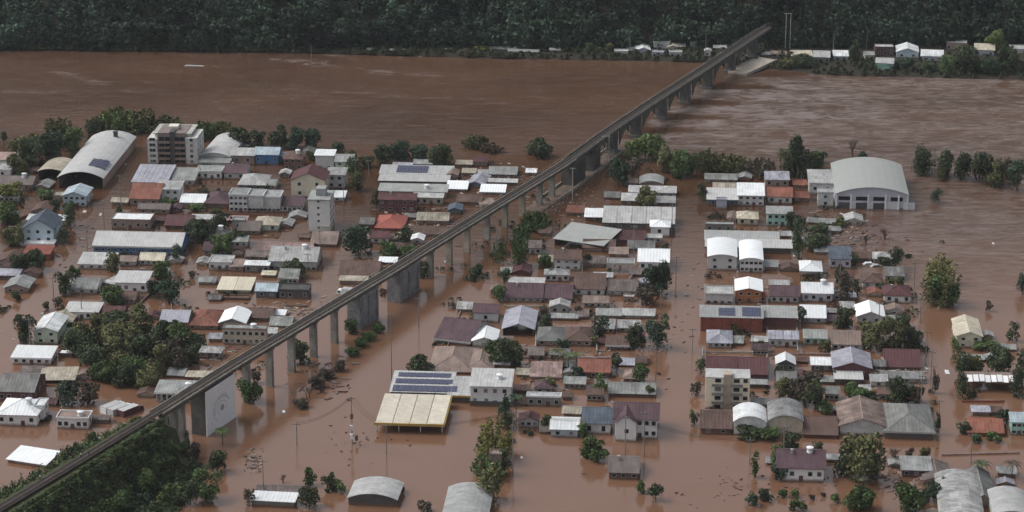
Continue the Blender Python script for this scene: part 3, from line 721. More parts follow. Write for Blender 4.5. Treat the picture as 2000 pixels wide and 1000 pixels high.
H(466, 450, 24, 18, 6, 'flat', 'G', 'G', 'small pale grey cube house in garden trees', n=1)
H(186, 526, 66, 10, 22, 'shed', 'w', 'W', 'white flat house with dark slot by leaning street', n=4, dirt=.25)
H(296, 518, 46, 10, 14, 'gx', 'C', 'w', 'cream roofed house at the blue end wall', n=4)
H(250, 520, 30, 10, 10, 'gx', 'n', 'w', 'small pinkish roof behind the white porch house', n=1)
H(256, 572, 62, 20, 22, 'shed', 'w', 'W', 'white porch house with pale grey sloping roof', n=4, dirt=.15, wdirt=.1)
H(216, 560, 34, 6, 20, 'shedf', 'w', 'w', 'slanted pale roof joined to the white porch house', n=0, rot=-20)
H(282, 545, 40, 6, 12, 'gx', 'P', 'n', 'plum roof behind the white porch house', n=0)
H(162, 574, 54, 10, 20, 'gx', 'q', 'w', 'dull grey roofed house among street trees', n=3, dirt=.6)
H(32, 572, 46, 10, 18, 'gf', 'G', 'n', 'small grey gabled house by the west street', n=2, dirt=.5)
H(14, 546, 44, 8, 12, 'shed', 'V', 'k', 'bluish grey roof beside dark trees at the street', n=1)
H(160, 624, 64, 15, 18, 'shed', 'w', 'W', 'long white house with wide dark windows', n=5, dirt=.15, wdirt=.1)
H(215, 624, 50, 8, 18, 'gx', 'M', 'M', 'maroon and orange patched roof beside white house', n=0, dirt=.5)
H(228, 618, 20, 12, 4, 'flat', 'O', 'O', 'small orange walled hut against the maroon roof', n=2, name='hut', cat='hut')
H(90, 672, 46, 26, 30, 'gf', 'W', 'N', 'pale green gabled house with white terraces', storeys=2, n=2, dirt=.4)
H(118, 638, 44, 10, 16, 'gf', 'b', 'w', 'dusty cream roof behind the pale green gabled house', n=2, dirt=.6)
H(62, 712, 76, 14, 22, 'shed', 'W', 'W', 'bright white long house with row of windows', n=5, dirt=.08, wdirt=.1, fascia='W')
H(128, 698, 28, 5, 8, 'flat', 'W', 'P', 'small white flat roof beside grove', n=0, dirt=.1)
H(112, 748, 66, 6, 24, 'shed', 'b', 'k', 'tilted cream carport roof beside grove', posts=True, name='carport', cat='carport', n=0, rot=6)
H(62, 735, 40, 6, 14, 'gx', 'Z', 'n', 'brown dusty roof between white house and carport', n=0, dirt=.6)
H(32, 786, 70, 22, 34, 'gx', 'g', 'M', 'grey roofed house with dark maroon walls', n=5, dirt=.4)
H(34, 832, 78, 24, 30, 'hip', 'W', 'W', 'large white hip roofed house on the flooded corner', n=4, wdirt=.1, dirt=.12, storeys=1)
H(78, 822, 18, 28, 14, 'flat', 'W', 'W', 'white cube wing of the large hip roofed house', n=1, storeys=2)
H(142, 838, 62, 20, 14, 'flat', 'n', 'W', 'roofless white walled enclosure in the water', n=5, wdirt=.1, name='pool_house')
H(52, 908, 84, 6, 26, 'shed', 'W', 'w', 'bright white slanted roof behind the embankment', n=0, rot=-16, dirt=.08)
H(348, 786, 86, 20, 22, 'shed', 'G', 'V', 'glassy blue grey building against the viaduct', name='office', cat='office', n=8, winh=2.2, fascia='W')
H(388, 742, 48, 6, 10, 'shed', 'C', 'n', 'cream roof strip between grove and viaduct', n=0)
H(430, 528, 44, 14, 13, 'flat', 'w', 'W', 'small white block beside dark green trees', n=3)
H(463, 530, 24, 10, 14, 'gx', 'n', 'n', 'rusty roofed lean-to next to small white block', n=1)
H(502, 532, 46, 14, 8, 'shed', 'W', 'g', 'dark fronted shop with white roof edge', n=4, name='shop', cat='shop')
H(572, 528, 92, 18, 28, 'gx', 'w', 'w', 'large pale roofed block with grey street front', n=9, storeys=2, dirt=.35, name='hall', cat='hall', chim=True)
H(560, 498, 96, 6, 18, 'gx', 'K', 'n', 'long pinkish tiled roof behind large pale roofed block', n=0, dirt=.6, sheet='tile')
H(505, 506, 50, 5, 12, 'gx', 'Z', 'n', 'dim grey roof behind the dark fronted shop', n=0, dirt=.6)
H(632, 482, 48, 6, 24, 'gx', 'n', 'n', 'pinkish brown roof at the foot of white tower', n=0, dirt=.4)
H(457, 573, 64, 7, 24, 'shed', 'C', 'N', 'cream roofed shelter standing alone in brown water', n=0, dirt=.1, pan=2, name='shelter', cat='shelter')
H(460, 586, 52, 2, 5, 'flat', 'B', 'B', 'sunken brown slab beside the cream roofed shelter', n=0, name='shed', cat='shed')
H(520, 582, 40, 14, 14, 'gx', 'L', 'D', 'small pale blue kiosk in the square', n=2, name='kiosk', cat='kiosk')
H(574, 584, 58, 16, 12, 'flat', 'k', 'k', 'dark burnt looking frame building over water', n=4, name='shed', cat='shed')
H(524, 542, 24, 5, 7, 'shed', 'C', 'n', 'tiny cream roof behind the small pale blue kiosk', n=0)
H(340, 642, 52, 14, 22, 'gx', 'V', 'g', 'lilac grey roofed house south of the square', n=3, dirt=.2)
H(396, 644, 58, 10, 30, 'hip', 'T', 'n', 'terracotta hipped house beside lilac grey roof', n=3, dirt=.45)
H(454, 644, 50, 14, 24, 'gf', 'W', 'g', 'white roofed workshop beside terracotta hipped house', n=1, dirt=.08, name='workshop', cat='workshop')
H(505, 628, 50, 8, 18, 'gx', 'B', 'B', 'brown roofed house behind the long stone building', n=3, dirt=.4)
H(540, 620, 30, 5, 9, 'shed', 'W', 'n', 'slim white roof near the viaduct', n=0, dirt=.1)
H(548, 640, 40, 5, 16, 'gx', 'q', 'n', 'mossy grey roof next to slim white roof', n=0, dirt=.6)
H(478, 674, 84, 30, 8, 'flat', 'G', 'b', 'long sandy stone building with flat grey roof', storeys=2, n=7, wdirt=.4, fascia='n')
H(526, 662, 26, 12, 10, 'gx', 'w', 'g', 'small whitish hut between stone building and viaduct', n=1, name='hut', cat='hut')
H(700, 548, 74, 10, 28, 'gx', 'B', 'n', 'broad brown roofed house crowded against the viaduct', n=3, dirt=.5)
H(690, 556, 52, 8, 8, 'shed', 'b', 'n', 'pale awning before the broad brown roofed house', n=0)
H(757, 516, 32, 4, 9, 'shed', 'W', 'k', 'white slab roof touching the viaduct parapet', n=0, dirt=.05)
H(742, 476, 34, 12, 12, 'gx', 'M', 'w', 'maroon roofed house with white wall behind dark tree', n=2)
H(815, 476, 22, 8, 9, 'gf', 'W', 'W', 'tiny white gabled house by green hedge', n=1)
H(838, 462, 20, 4, 8, 'shed', 'K', 'w', 'slim pink roof near tiny white gabled house', n=0)
# --- white tower
p = at(624, 454); s = scale_at(624, 454); u = 1/s; hz = 1/(s*cT)
o = thing('apartment_building', 'narrow white tower block with one column of windows', 'apartments', p, GRID)
BLD.append((602, 646, 380, 454, 'narrow white tower block with one column of windows'))
Wt = 42*u; Ht = 62*hz; D = 11
link('wall', MB().box(-Wt/2, Wt/2, 0, D, -2, Ht).mesh('wall', mat((.80, .81, .80), 'wall', .85, .15)), o)
link('roof', MB().box(-Wt/2-.3, Wt/2+.2, -.3, D+.3, Ht, Ht+.4).mesh('roof', mat(COL['q'], 'plain', .85, .4)), o)
link('lift_tower', MB().box(-1.5, 1.8, 4, 8, Ht+.4, Ht+3).mesh('lift_tower', mat(COL['q'], 'plain', .85, .3)), o)
for f in range(5):
    window(o, -.2, -.02, 1.3+f*2.35, .9, .9)
    for i in range(3): window(o, Wt/2+.02, 2+i*3.3, 1.2+f*2.35, 1.5, 1.3, R(90))
link('canopy', MB().box(.8, Wt/2-.3, -1.2, -.02, 2.4, 2.6).mesh('canopy', mat(COL['b'], 'plain', .8, .2)), o)
# --- between the viaduct and the wide straight street
H(1272, 366, 46, 6, 14, 'arc', 'G', 'n', 'round topped grey roof by riverside trees', n=1, rise=1.2)
H(1274, 384, 90, 8, 12, 'shed', 'w', 'V', 'long whitish roof below the round topped grey roof', n=5)
H(1229, 400, 28, 8, 14, 'shed', 'w', 'k', 'small pale square roof beside olive treetop', n=1)
H(1300, 402, 34, 6, 12, 'shed', 'G', 'k', 'small grey roof beside the wide straight street', n=0)
H(1247, 450, 138, 14, 32, 'shed', 'w', 'k', 'long ribbed grey warehouse between riverside and street', name='warehouse', cat='warehouse', pan=5, n=10, dirt=.25, winh=.9)
H(1162, 432, 38, 8, 16, 'shed', 'W', 'M', 'white roofed bay at the ribbed warehouse end', n=0, dirt=.15)
H(1289, 462, 36, 20, 13, 'hip', 'W', 'W', 'white pavilion house with single dark window', n=1, storeys=1, dirt=.05, wdirt=.08)
H(1130, 486, 104, 13, 34, 'shed', 'q', 'M', 'broad grey canopy roof turned toward the viaduct', name='warehouse', cat='warehouse', rot=-22, n=3, dirt=.1, open_front=True)
H(1108, 528, 50, 22, 18, 'gx', 'B', 'w', 'brown roofed house with white lilac two storey front', storeys=2, n=3, chim=True)
H(1222, 478, 70, 10, 18, 'gx', 'M', 'M', 'dark red roof in the yard before ribbed warehouse', n=2, dirt=.5)
H(1170, 492, 60, 8, 16, 'gx', 'B', 'n', 'brown shed roof beneath the broad grey canopy', n=0, dirt=.5)
H(1268, 474, 46, 10, 6, 'shed', 'w', 'w', 'low pale wall house before the white pavilion', n=4)
H(1252, 490, 50, 5, 14, 'gx', 'g', 'n', 'dull grey roof between pavilion and white roofed house', n=0, dirt=.5)
H(1208, 502, 34, 6, 12, 'shed', 'n', 'n', 'rosy grey roof near the carport', n=1)
H(1212, 532, 52, 16, 9, 'flat', 'G', 'w', 'grey flat roofed carport house with dark openings', n=2, posts=True, name='carport', cat='carport')
H(1160, 522, 40, 8, 14, 'gx', 'Z', 'n', 'small earthy roof beside the carport house', n=1, dirt=.6)
H(1276, 530, 55, 20, 24, 'gx', 'W', 'W', 'white roofed house with four windows beside big tree', n=4, storeys=1, dirt=.1, wdirt=.08, ov=.7)
H(1028, 562, 66, 8, 11, 'shed', 'w', 'n', 'pale strip roof behind plum roofed twins', n=0)
H(1018, 538, 32, 6, 14, 'gf', 'M', 'M', 'small maroon hut sunk near the viaduct side trees', n=0, name='hut', cat='hut')
H(1022, 590, 72, 9, 28, 'gx', 'P', 'w', 'longer plum roofed house with white porch', n=5, chim=True)
H(1088, 590, 56, 8, 26, 'gx', 'P', 'w', 'shorter plum roofed house with white porch', n=4)
H(1151, 578, 58, 14, 30, 'gx', 'B', 'w', 'brown roofed white house with dark porch', n=3)
H(1178, 545, 34, 4, 8, 'shed', 'w', 'n', 'small pinkish white slab roof behind brown roof', n=0)
H(1216, 578, 56, 10, 22, 'gx', 'Z', 'w', 'grey brown roofed house beside big street tree', n=3, dirt=.5)
H(1248, 540, 34, 5, 10, 'gx', 'Z', 'n', 'small weathered roof behind grey brown roofed house', n=0)
H(1228, 590, 20, 8, 5, 'flat', 'w', 'n', 'tiny box kiosk in open water', n=1, name='kiosk', cat='kiosk')
H(949, 630, 48, 20, 16, 'gx', 'P', 'w', 'plum roofed house with greyish white front wall', n=1, storeys=1, wdirt=.12)
H(884, 672, 70, 8, 42, 'gx', 'P', 'w', 'skewed plum roofed house at the wide flooded road', n=4, rot=-14, ov=.6, fascia='w')
H(925, 662, 30, 6, 18, 'shed', 'V', 'w', 'pale lean-to behind the skewed plum roofed house', n=0, rot=-14)
H(946, 678, 46, 12, 22, 'gf', 'W', 'w', 'small cream white gabled house', n=1, dirt=.15)
H(1012, 656, 60, 14, 36, 'gf', 'V', 'k', 'lilac grey gabled shop with dark open front', name='shop', cat='shop', open_front=True, dirt=.25, rise=1.6)
H(880, 730, 84, 6, 48, 'hip', 'n', 'n', 'wide brown hip roofed house behind the gas station', n=0, dirt=.3, sheet='tile')
H(935, 728, 52, 6, 40, 'hip', 'n', 'n', 'smaller brown hip roofed house behind gas station', n=0, dirt=.3, sheet='tile')
H(1074, 676, 50, 12, 26, 'hip', 'g', 'n', 'grey brown hip roofed house with dark porch', n=3, sheet='tile')
H(1130, 676, 50, 12, 26, 'hip', 'B', 'n', 'brown hip roofed house with dark porch', n=3, sheet='tile')
H(1206, 684, 42, 10, 18, 'gx', 'B', 'B', 'small brown house with pale awning edge', n=2, fascia='w')
H(1098, 626, 58, 5, 8, 'shed', 'q', 'n', 'thin grey green roof among courtyard trees', n=0)
H(1188, 622, 46, 6, 12, 'shed', 'q', 'n', 'pale green grey roof at the row of dark trees', n=0)
H(1244, 622, 66, 6, 12, 'shed', 'w', 'w', 'pale roof half hidden by two big dark trees', n=4)
H(1160, 738, 60, 12, 24, 'gx', 'T', 'B', 'terracotta roofed house in the middle of block', n=3, dirt=.3)
H(1066, 740, 56, 5, 28, 'gx', 'K', 'M', 'faded pink roof behind courtyard bushes', n=1, dirt=.6)
H(1068, 742, 58, 3, 6, 'flat', 'w', 'n', 'thin pale wall roof by the faded pink roof', n=0, name='shed', cat='shed')
H(1222, 716, 30, 4, 12, 'gx', 'V', 'n', 'small lilac roof between courtyard trees', n=0)
H(1062, 794, 66, 18, 7, 'flat', 'w', 'g', 'long flat house with bright white roof edge', n=4, fascia='W')
H(1234, 776, 88, 8, 20, 'gx', 'q', 'P', 'long grey roofed house with white ridge edge', n=0, dirt=.45)
H(1242, 856, 82, 40, 30, 'gx', 'P', 'W', 'big plum roofed white house with balconies', n=6, storeys=2, wdirt=.1, ov=.7)
H(1222, 862, 40, 38, 22, 'gf', 'P', 'W', 'white gabled wing of the big plum roofed house', n=1, storeys=1, wdirt=.06, rise=2.2)
H(1165, 848, 54, 22, 30, 'gx', 'D', 'w', 'slate blue roofed house with dark garage opening', n=2, winh=1.7, storeys=1)
H(1102, 854, 52, 16, 22, 'gx', 'W', 'L', 'white roofed house with pale blue front', n=2, dirt=.2, rise=1.0)
H(1218, 936, 56, 14, 30, 'gx', 'Z', 'B', 'lone brown hut roof surrounded by open water', n=3, chim=True, name='hut', cat='hut', sheet='tile')
# --- gas station
o, W, D, h, zr, s = H(800, 846, 132, 18, 58, 'flat', 'C', 'w', 'gas station canopy with cream panels and yellow edge', name='gas_station_canopy', cat='gas station', n=0, posts=True)
for c in list(o.children):
    if c.name.startswith(('roof', 'parapet')) and not c.name.startswith('roof_beam'): bpy.data.objects.remove(c)
cm = mat((.66, .62, .52), 'plain', .6, .22); pw = (W+.4)/4
me = MB().box(.09, pw-.09, -.25, D+.25, 0, .28).mesh('roof_panel', cm)
for q in range(4): link('roof_panel', me, o, (-W/2-.2+q*pw, 0, h+.02))
link('gutter', MB().box(-W/2, W/2, -.1, D, h-.1, h+.02).mesh('gutter', mat(COL['k'], 'plain', .9, .2)), o)
ym = mat((.50, .34, .09), 'plain', .5, .12)
link('fascia', MB().box(-W/2-.45, W/2+.45, -.6, -.3, h-.35, h+.38).mesh('fascia', ym), o)
link('fascia', MB().box(W/2+.3, W/2+.5, -.3, D, h-.3, h+.33).mesh('fascia', ym), o)
H(822, 780, 118, 14, 40, 'shed', 'w', 'k', 'solar roofed hall behind the gas station canopy', name='hall', cat='hall', n=0, solar=[(.02, 1.1, 0.0, .30, 11, 1), (.04, 1.0, .38, .62, 10, 1), (.06, .95, .72, .93, 9, 1)], dirt=.2)
H(902, 786, 52, 14, 36, 'shed', 'w', 'k', 'low pale link roof with yellow edge beside canopy', name='shop', cat='shop', n=0, fascia='Y')
H(958, 792, 78, 38, 34, 'shed', 'w', 'w', 'white two storey gas station shop with water tank', name='shop', cat='shop', n=4, storeys=2, tank=True, dirt=.2, wdirt=.15)
H(958, 794, 80, 7, 5, 'flat', 'W', 'k', 'white ledge awning at the gas station shop', n=0, name='awning', cat='awning')
# --- east blocks across the wide straight street
H(1408, 358, 60, 8, 10, 'gx', 'q', 'n', 'pale mossy roofs row nearest the river east side', n=3, dirt=.5)
H(1422, 374, 56, 6, 10, 'gx', 'b', 'n', 'straw grey roof behind the white modern house', n=0, dirt=.5)
H(1411, 402, 58, 12, 22, 'shed', 'w', 'D', 'cream white roofed wing of white modern house', n=3, dirt=.1)
H(1466, 402, 50, 20, 24, 'shed', 'W', 'W', 'white modern house with balcony by flooded lane', n=4, storeys=2, dirt=.15)
H(1409, 408, 20, 16, 3, 'flat', 'V', 'V', 'small lilac grey box before cream white wing', n=0, name='garage', cat='garage')
H(1523, 398, 46, 14, 18, 'gx', 'T', 'w', 'terracotta roofed cottage behind green bush', n=3, dirt=.35)
H(1460, 440, 38, 14, 14, 'hip', 'C', 'C', 'small cream hipped house near the wavy water', n=2, dirt=.4)
H(1522, 442, 48, 24, 14, 'shed', 'G', 'E', 'mint green two storey house with grey roof', n=4, storeys=2, wdirt=.15)
H(1405, 452, 54, 12, 5, 'flat', 'G', 'g', 'low grey flat roofed row by street corner', n=3)
H(1449, 478, 142, 8, 18, 'shed', 'G', 'k', 'upper long grey warehouse roof behind twin halls', name='warehouse', cat='warehouse', n=0, dirt=.15)
H(1462, 494, 166, 11, 15, 'shed', 'w', 'k', 'lower long grey warehouse roof behind twin halls', name='warehouse', cat='warehouse', n=0, dirt=.15)
H(1410, 528, 56, 26, 34, 'arc', 'W', 'w', 'white arched hall with two dark garage doors', name='hall', cat='hall', n=2, storeys=2, dirt=.05, wdirt=.12, rise=.9)
H(1467, 532, 44, 24, 36, 'arc', 'W', 'w', 'narrower white arched hall with rows of windows', name='hall', cat='hall', n=5, storeys=2, dirt=.05, wdirt=.12, rise=.8)
H(1641, 524, 40, 18, 24, 'shed', 'D', 'V', 'slate blue roofed house among dark shrubs', n=3, storeys=1)
H(1584, 542, 40, 14, 20, 'hip', 'W', 'w', 'white hip roof shelter on posts', posts=True, name='shelter', cat='shelter', dirt=.05)
H(1404, 594, 54, 18, 16, 'flat', 'w', 'w', 'white grey terraced house facing the wide street', n=4, storeys=2)
H(1462, 592, 50, 24, 22, 'gf', 'W', 'O', 'white arched roof on orange brick shop', n=3, storeys=2, dirt=.05, rise=.9, name='shop', cat='shop')
H(1484, 591, 24, 13, 8, 'gx', 'T', 'O', 'orange brick lean-to beside the brick shop', n=2)
H(1532, 592, 54, 14, 20, 'gx', 'P', 'w', 'plum roofed white fronted house behind solar warehouse', n=4)
H(1522, 562, 36, 6, 8, 'gx', 'w', 'n', 'pale gridded roof behind plum roofed house', n=0)
H(1596, 590, 58, 18, 20, 'gx', 'W', 'V', 'blue grey house under bright white roof', n=4, storeys=1, dirt=.15)
H(1628, 588, 24, 14, 8, 'flat', 'w', 'q', 'small pale green annex beside blue grey house', n=2)
o, W, D, h, zr, s = H(1428, 648, 120, 28, 22, 'shed', 'G', 'R', 'long red brick warehouse with two solar arrays', name='warehouse', cat='warehouse', n=0, wdirt=.35, dirt=.2, solar=[(.29, .56, .1, .8, 7, 2), (.67, .98, .1, .9, 8, 2)])
for k in range(7): link('buttress', MB().box(-.12, .12, -.12, -.005, -1, h-.1).mesh('buttress', mat(COL['R'], 'plain', .9, .4)), o, (-W/2+.6+k*(W-1.2)/6, 0, 0))
H(1522, 642, 66, 22, 22, 'shed', 'G', 'M', 'grey roofed annex of the long red brick warehouse', name='warehouse', cat='warehouse', n=0, dirt=.2)
H(1588, 632, 46, 12, 24, 'gx', 'W', 'V', 'white gabled roof beside small round tree', n=2, dirt=.06)
H(1700, 632, 52, 14, 22, 'gf', 'W', 'w', 'white gabled roof near the dark twin trees', n=2, dirt=.06, rise=1.6)
H(1752, 592, 50, 16, 20, 'hip', 'M', 'W', 'maroon roofed white house at the open water', n=3, wdirt=.06, chim=True)
H(1405, 680, 46, 12, 24, 'hip', 'V', 'w', 'blue grey hip roofed house by brick warehouse', n=4)
H(1530, 678, 56, 16, 15, 'shed', 'V', 'w', 'white house with seamed lilac roof and garages', n=4, pan=4, storeys=1)
H(1592, 674, 42, 14, 16, 'gx', 'q', 'E', 'turquoise walled small house between rooftops', n=3)
H(1652, 684, 54, 12, 26, 'gx', 'n', 'w', 'rosy grey roofed house behind striped lilac roof', n=4, dirt=.3)
H(1664, 740, 72, 22, 30, 'gf', 'V', 'M', 'striped lilac gabled roof on maroon front', n=2, rise=1.7, dirt=.4, name='hall', cat='hall')
H(1657, 752, 52, 12, 16, 'shed', 'w', 'k', 'pale panel porch roof before striped lilac gable', n=0, dirt=.12)
H(1409, 742, 56, 12, 34, 'gx', 'M', 'P', 'maroon long roof behind the beige apartments', n=0, dirt=.25)
H(1467, 742, 60, 12, 32, 'gx', 'M', 'P', 'second maroon long roof joined behind beige apartments', n=0, dirt=.2)
H(1478, 758, 38, 8, 6, 'shed', 'q', 'k', 'thin grey green canopy beside the beige apartments', n=0)
H(1534, 726, 34, 16, 14, 'gf', 'W', 'k', 'white curved roof on dark walled house', n=2, dirt=.15, rise=1.3)
H(1604, 726, 38, 14, 14, 'gx', 'W', 'k', 'white small roof over dark cluttered porch', n=2, dirt=.2)
H(1536, 752, 36, 6, 20, 'gx', 'g', 'g', 'dim grey roof in shady garden', n=0)
H(1763, 722, 66, 6, 34, 'gx', 'M', 'n', 'broad maroon roof beneath dark tree pair', n=0, dirt=.2)
H(1762, 748, 80, 10, 12, 'gx', 'G', 'w', 'jumble of pale sheds below broad maroon roof', n=4, dirt=.6)
H(1716, 756, 30, 12, 12, 'gx', 'w', 'w', 'small whitish shed beside panel porch roof', n=1)
# beige apartments
p = at(1420, 800); s = scale_at(1420, 800); u = 1/s; hz = 1/(s*cT)
o = thing('apartment_building', 'beige four storey apartment building with dark balconies', 'apartments', p, GRID)
BLD.append((1376, 1463, 727, 800, 'beige four storey apartment building with dark balconies'))
Wt = 86*u; Ht = 62*hz; D = 10/(s*math.sin(elev(800)))+3
be = mat((.82, .75, .60), 'wall', .85, .15)
link('wall', MB().box(-Wt/2, Wt/2, 0, D, -2, Ht).mesh('wall', be), o)
link('roof', MB().box(-Wt/2-.1, Wt/2+.1, -.1, D+.1, Ht, Ht+.25).mesh('roof', mat(COL['w'], 'plain', .85, .3)), o)
link('stair_tower', MB().box(-1.2, 1.2, -.25, 3, -2, Ht+1.2).mesh('stair_tower', mat((.52, .44, .36), 'plain', .85, .25)), o)
for f in range(4):
    z = -.6 + f*Ht/3.6
    if z+1.3 > Ht: break
    for x_ in (-Wt*.22, Wt*.2):
        window(o, x_, -.02, z+.85, 1.7, 1.2, 0, 'g')
        link('balcony', MB().box(x_-1.7, x_+1.7, -1.2, -.01, z, z+.12).box(x_-1.7, x_+1.7, -1.2, -1.1, z+.12, z+.8).mesh('balcony', mat((.25, .25, .24), 'plain', .7, .3)), o)
    window(o, Wt*.40, -.02, z+.9, 1.3, 1.2, 0, 'g')
H(1398, 848, 58, 12, 34, 'gx', 'B', 'B', 'brown roofed house below the beige apartments', n=2, dirt=.4)
H(1403, 822, 60, 6, 14, 'shed', 'n', 'n', 'rosy patched roof strip under the beige apartments', n=0)
H(1464, 850, 62, 26, 26, 'arc', 'W', 'W', 'white arched facade building with maroon shutter', n=0, rise=1.8, dirt=.3, name='hall', cat='hall')
b = at(1464, 850)
o, W, D, h, zr, s = H(1534, 850, 66, 28, 34, 'arc', 'G', 'b', 'grey striped arched warehouse with cream end', n=0, rise=1.7, dirt=.6, name='warehouse', cat='warehouse')
H(1602, 856, 64, 8, 34, 'gx', 'B', 'M', 'flat brown tiled roof between two arched warehouses', n=0, dirt=.2, sheet='tile')
H(1684, 850, 88, 18, 46, 'gf', 'n', 'w', 'big streaked arched warehouse with rusty panels', n=0, rise=2.2, dirt=.7, name='warehouse', cat='warehouse')
H(1776, 858, 94, 16, 54, 'hip', 'g', 'k', 'big grey hip roofed hall with pale gutter', n=0, dirt=.3, name='hall', cat='hall', fascia='w')
H(1564, 940, 88, 28, 34, 'gx', 'P', 'W', 'plum roofed white house in the lower flooded yard', n=5, storeys=1, wdirt=.1, chim=True, sheet='tile', ov=.7)
H(1892, 680, 48, 24, 34, 'gf', 'C', 'C', 'cream gabled house standing in open brown water', n=2, storeys=2, dirt=.35)
H(1934, 762, 90, 16, 18, 'shed', 'n', 'k', 'open market stall building with white awnings', name='market', cat='market', n=0, posts=True)
pp = at(1934, 762); o_ = [q for q in bpy.data.objects if q.get('label') == 'open market stall building with white awnings'][0]
sc_ = scale_at(1934, 762); me = MB().ext([(-1.6, 3.0), (1.6, 3.9), (1.6, 4.0), (-1.6, 3.1)], 'x', .1, 92/8/sc_-.15).mesh('awning', mat((.82, .83, .84), 'plain', .5, .06))
for k in range(8): link('awning', me, o_, (-46/sc_+k*92/8/sc_, 0, .12*(k % 3)))
H(1925, 852, 66, 8, 26, 'gx', 'T', 'O', 'terracotta roof by the east lane', n=0, dirt=.3)
H(1916, 812, 32, 8, 10, 'shed', 'V', 'n', 'small lilac roof behind terracotta roof east lane', n=0)
H(1990, 850, 30, 26, 18, 'shed', 'L', 'E', 'teal grey building with pale roof at lane end', n=3, storeys=2)
H(1900, 706, 40, 5, 8, 'gx', 'q', 'n', 'mossy pale roof behind market stall trees', n=0)
H(1962, 686, 40, 5, 8, 'gx', 'q', 'n', 'low mossy roof beside the cream gabled house', n=0)
H(1790, 932, 56, 14, 26, 'shed', 'G', 'M', 'bluish grey roofed house near two small trees', n=3, dirt=.4)
H(1878, 1032, 84, 20, 88, 'arc', 'w', 'b', 'large pale rounded roof in the lower corner yard', n=3, rise=1.6, dirt=.6, name='warehouse', cat='warehouse', rot=-2)
H(1920, 990, 48, 10, 60, 'gf', 'g', 'n', 'grey ribbed roof beside large pale rounded roof', n=0, dirt=.5, rise=2)
H(1830, 946, 50, 8, 34, 'gf', 'Z', 'n', 'weathered grey roof before large pale rounded roof', n=0, dirt=.6)
H(1976, 1030, 70, 24, 48, 'arc', 'w', 'w', 'pale barrel roof cut by the lower corner', n=0, rise=1.3, dirt=.2, name='warehouse', cat='warehouse')
# big white warehouse in the river bend
o, W, D, h, zr, s = H(1702, 408, 140, 28, 62, 'arc', 'q', 'V', 'great white arched warehouse standing in the flooded field', name='warehouse', cat='warehouse', n=0, rise=2.6, dirt=.06, wdirt=.1)
for k, xx in enumerate((-W*.44, -W*.2, W*.04, W*.28)):
    z1 = h*.55
    window(o, xx+1.6, -.03, z1, 4.4, 1.6, 0, 'V')
    if k in (0, 1, 2): door(o, xx+1.6, -.03, -1, 4.2, h*.42+1, 0, 'k')
    link('wall_panel', MB().box(-2.0, 2.0, -.06, -.01, -1, h*.5).mesh('wall_panel', mat((.66, .68, .70), 'plain', .7, .15)), o, (xx+6.1 if k < 3 else xx+6.0, 0, 0))
for xx in (-W/2+.15, -W*.29, -W*.05, W*.19, W*.37, W/2-.15): link('column', MB().box(-.3, .3, -.35, -.07, -1, h*.98).mesh('column', mat(COL['W'], 'plain', .7, .12)), o, (xx, 0, 0))
H(1604, 380, 48, 22, 26, 'shed', 'w', 'w', 'pale square annex beside the great white arched warehouse', n=2, storeys=1, name='hall', cat='hall')
H(1612, 404, 30, 26, 8, 'flat', 'w', 'w', 'small broken shed below the pale square annex', n=1, name='shed', cat='shed')
for i, (x, y, w, lab) in enumerate([(1592, 438, 30, 'wrecked grey roof drifting beside dark bushes'), (1628, 440, 34, 'wrecked pale roof with white streak near open water'), (1600, 456, 26, 'half sunk roof fragment near bush clump')]):
    H(x, y, w, 4, 8, 'gx', 'qGg'[i], 'n', lab, n=0, dirt=.6, rot=(i-1)*9)
# --- bottom edge
H(533, 990, 84, 12, 16, 'shed', 'W', 'g', 'long white roofed shed nearest the lower edge', n=0, rot=-3, dirt=.12, name='shed', cat='shed')
H(546, 972, 90, 5, 18, 'gx', 'Z', 'n', 'brown sagging roof behind the long white shed', n=0, dirt=.5)
H(728, 988, 96, 14, 32, 'arc', 'w', 'k', 'pale domed roof hall with dark front near lower edge', n=0, rise=1.5, dirt=.3, name='hall', cat='hall', rot=-2)
H(908, 1026, 88, 16, 58, 'arc', 'G', 'b', 'cream grey rounded roof cut by the lower edge', n=0, rise=1.5, dirt=.3, name='warehouse', cat='warehouse')
H(968, 930, 22, 42, 8, 'flat', 'n', 'n', 'slim rosy tower wall hidden in feathery trees', n=0, name='tower', cat='tower')
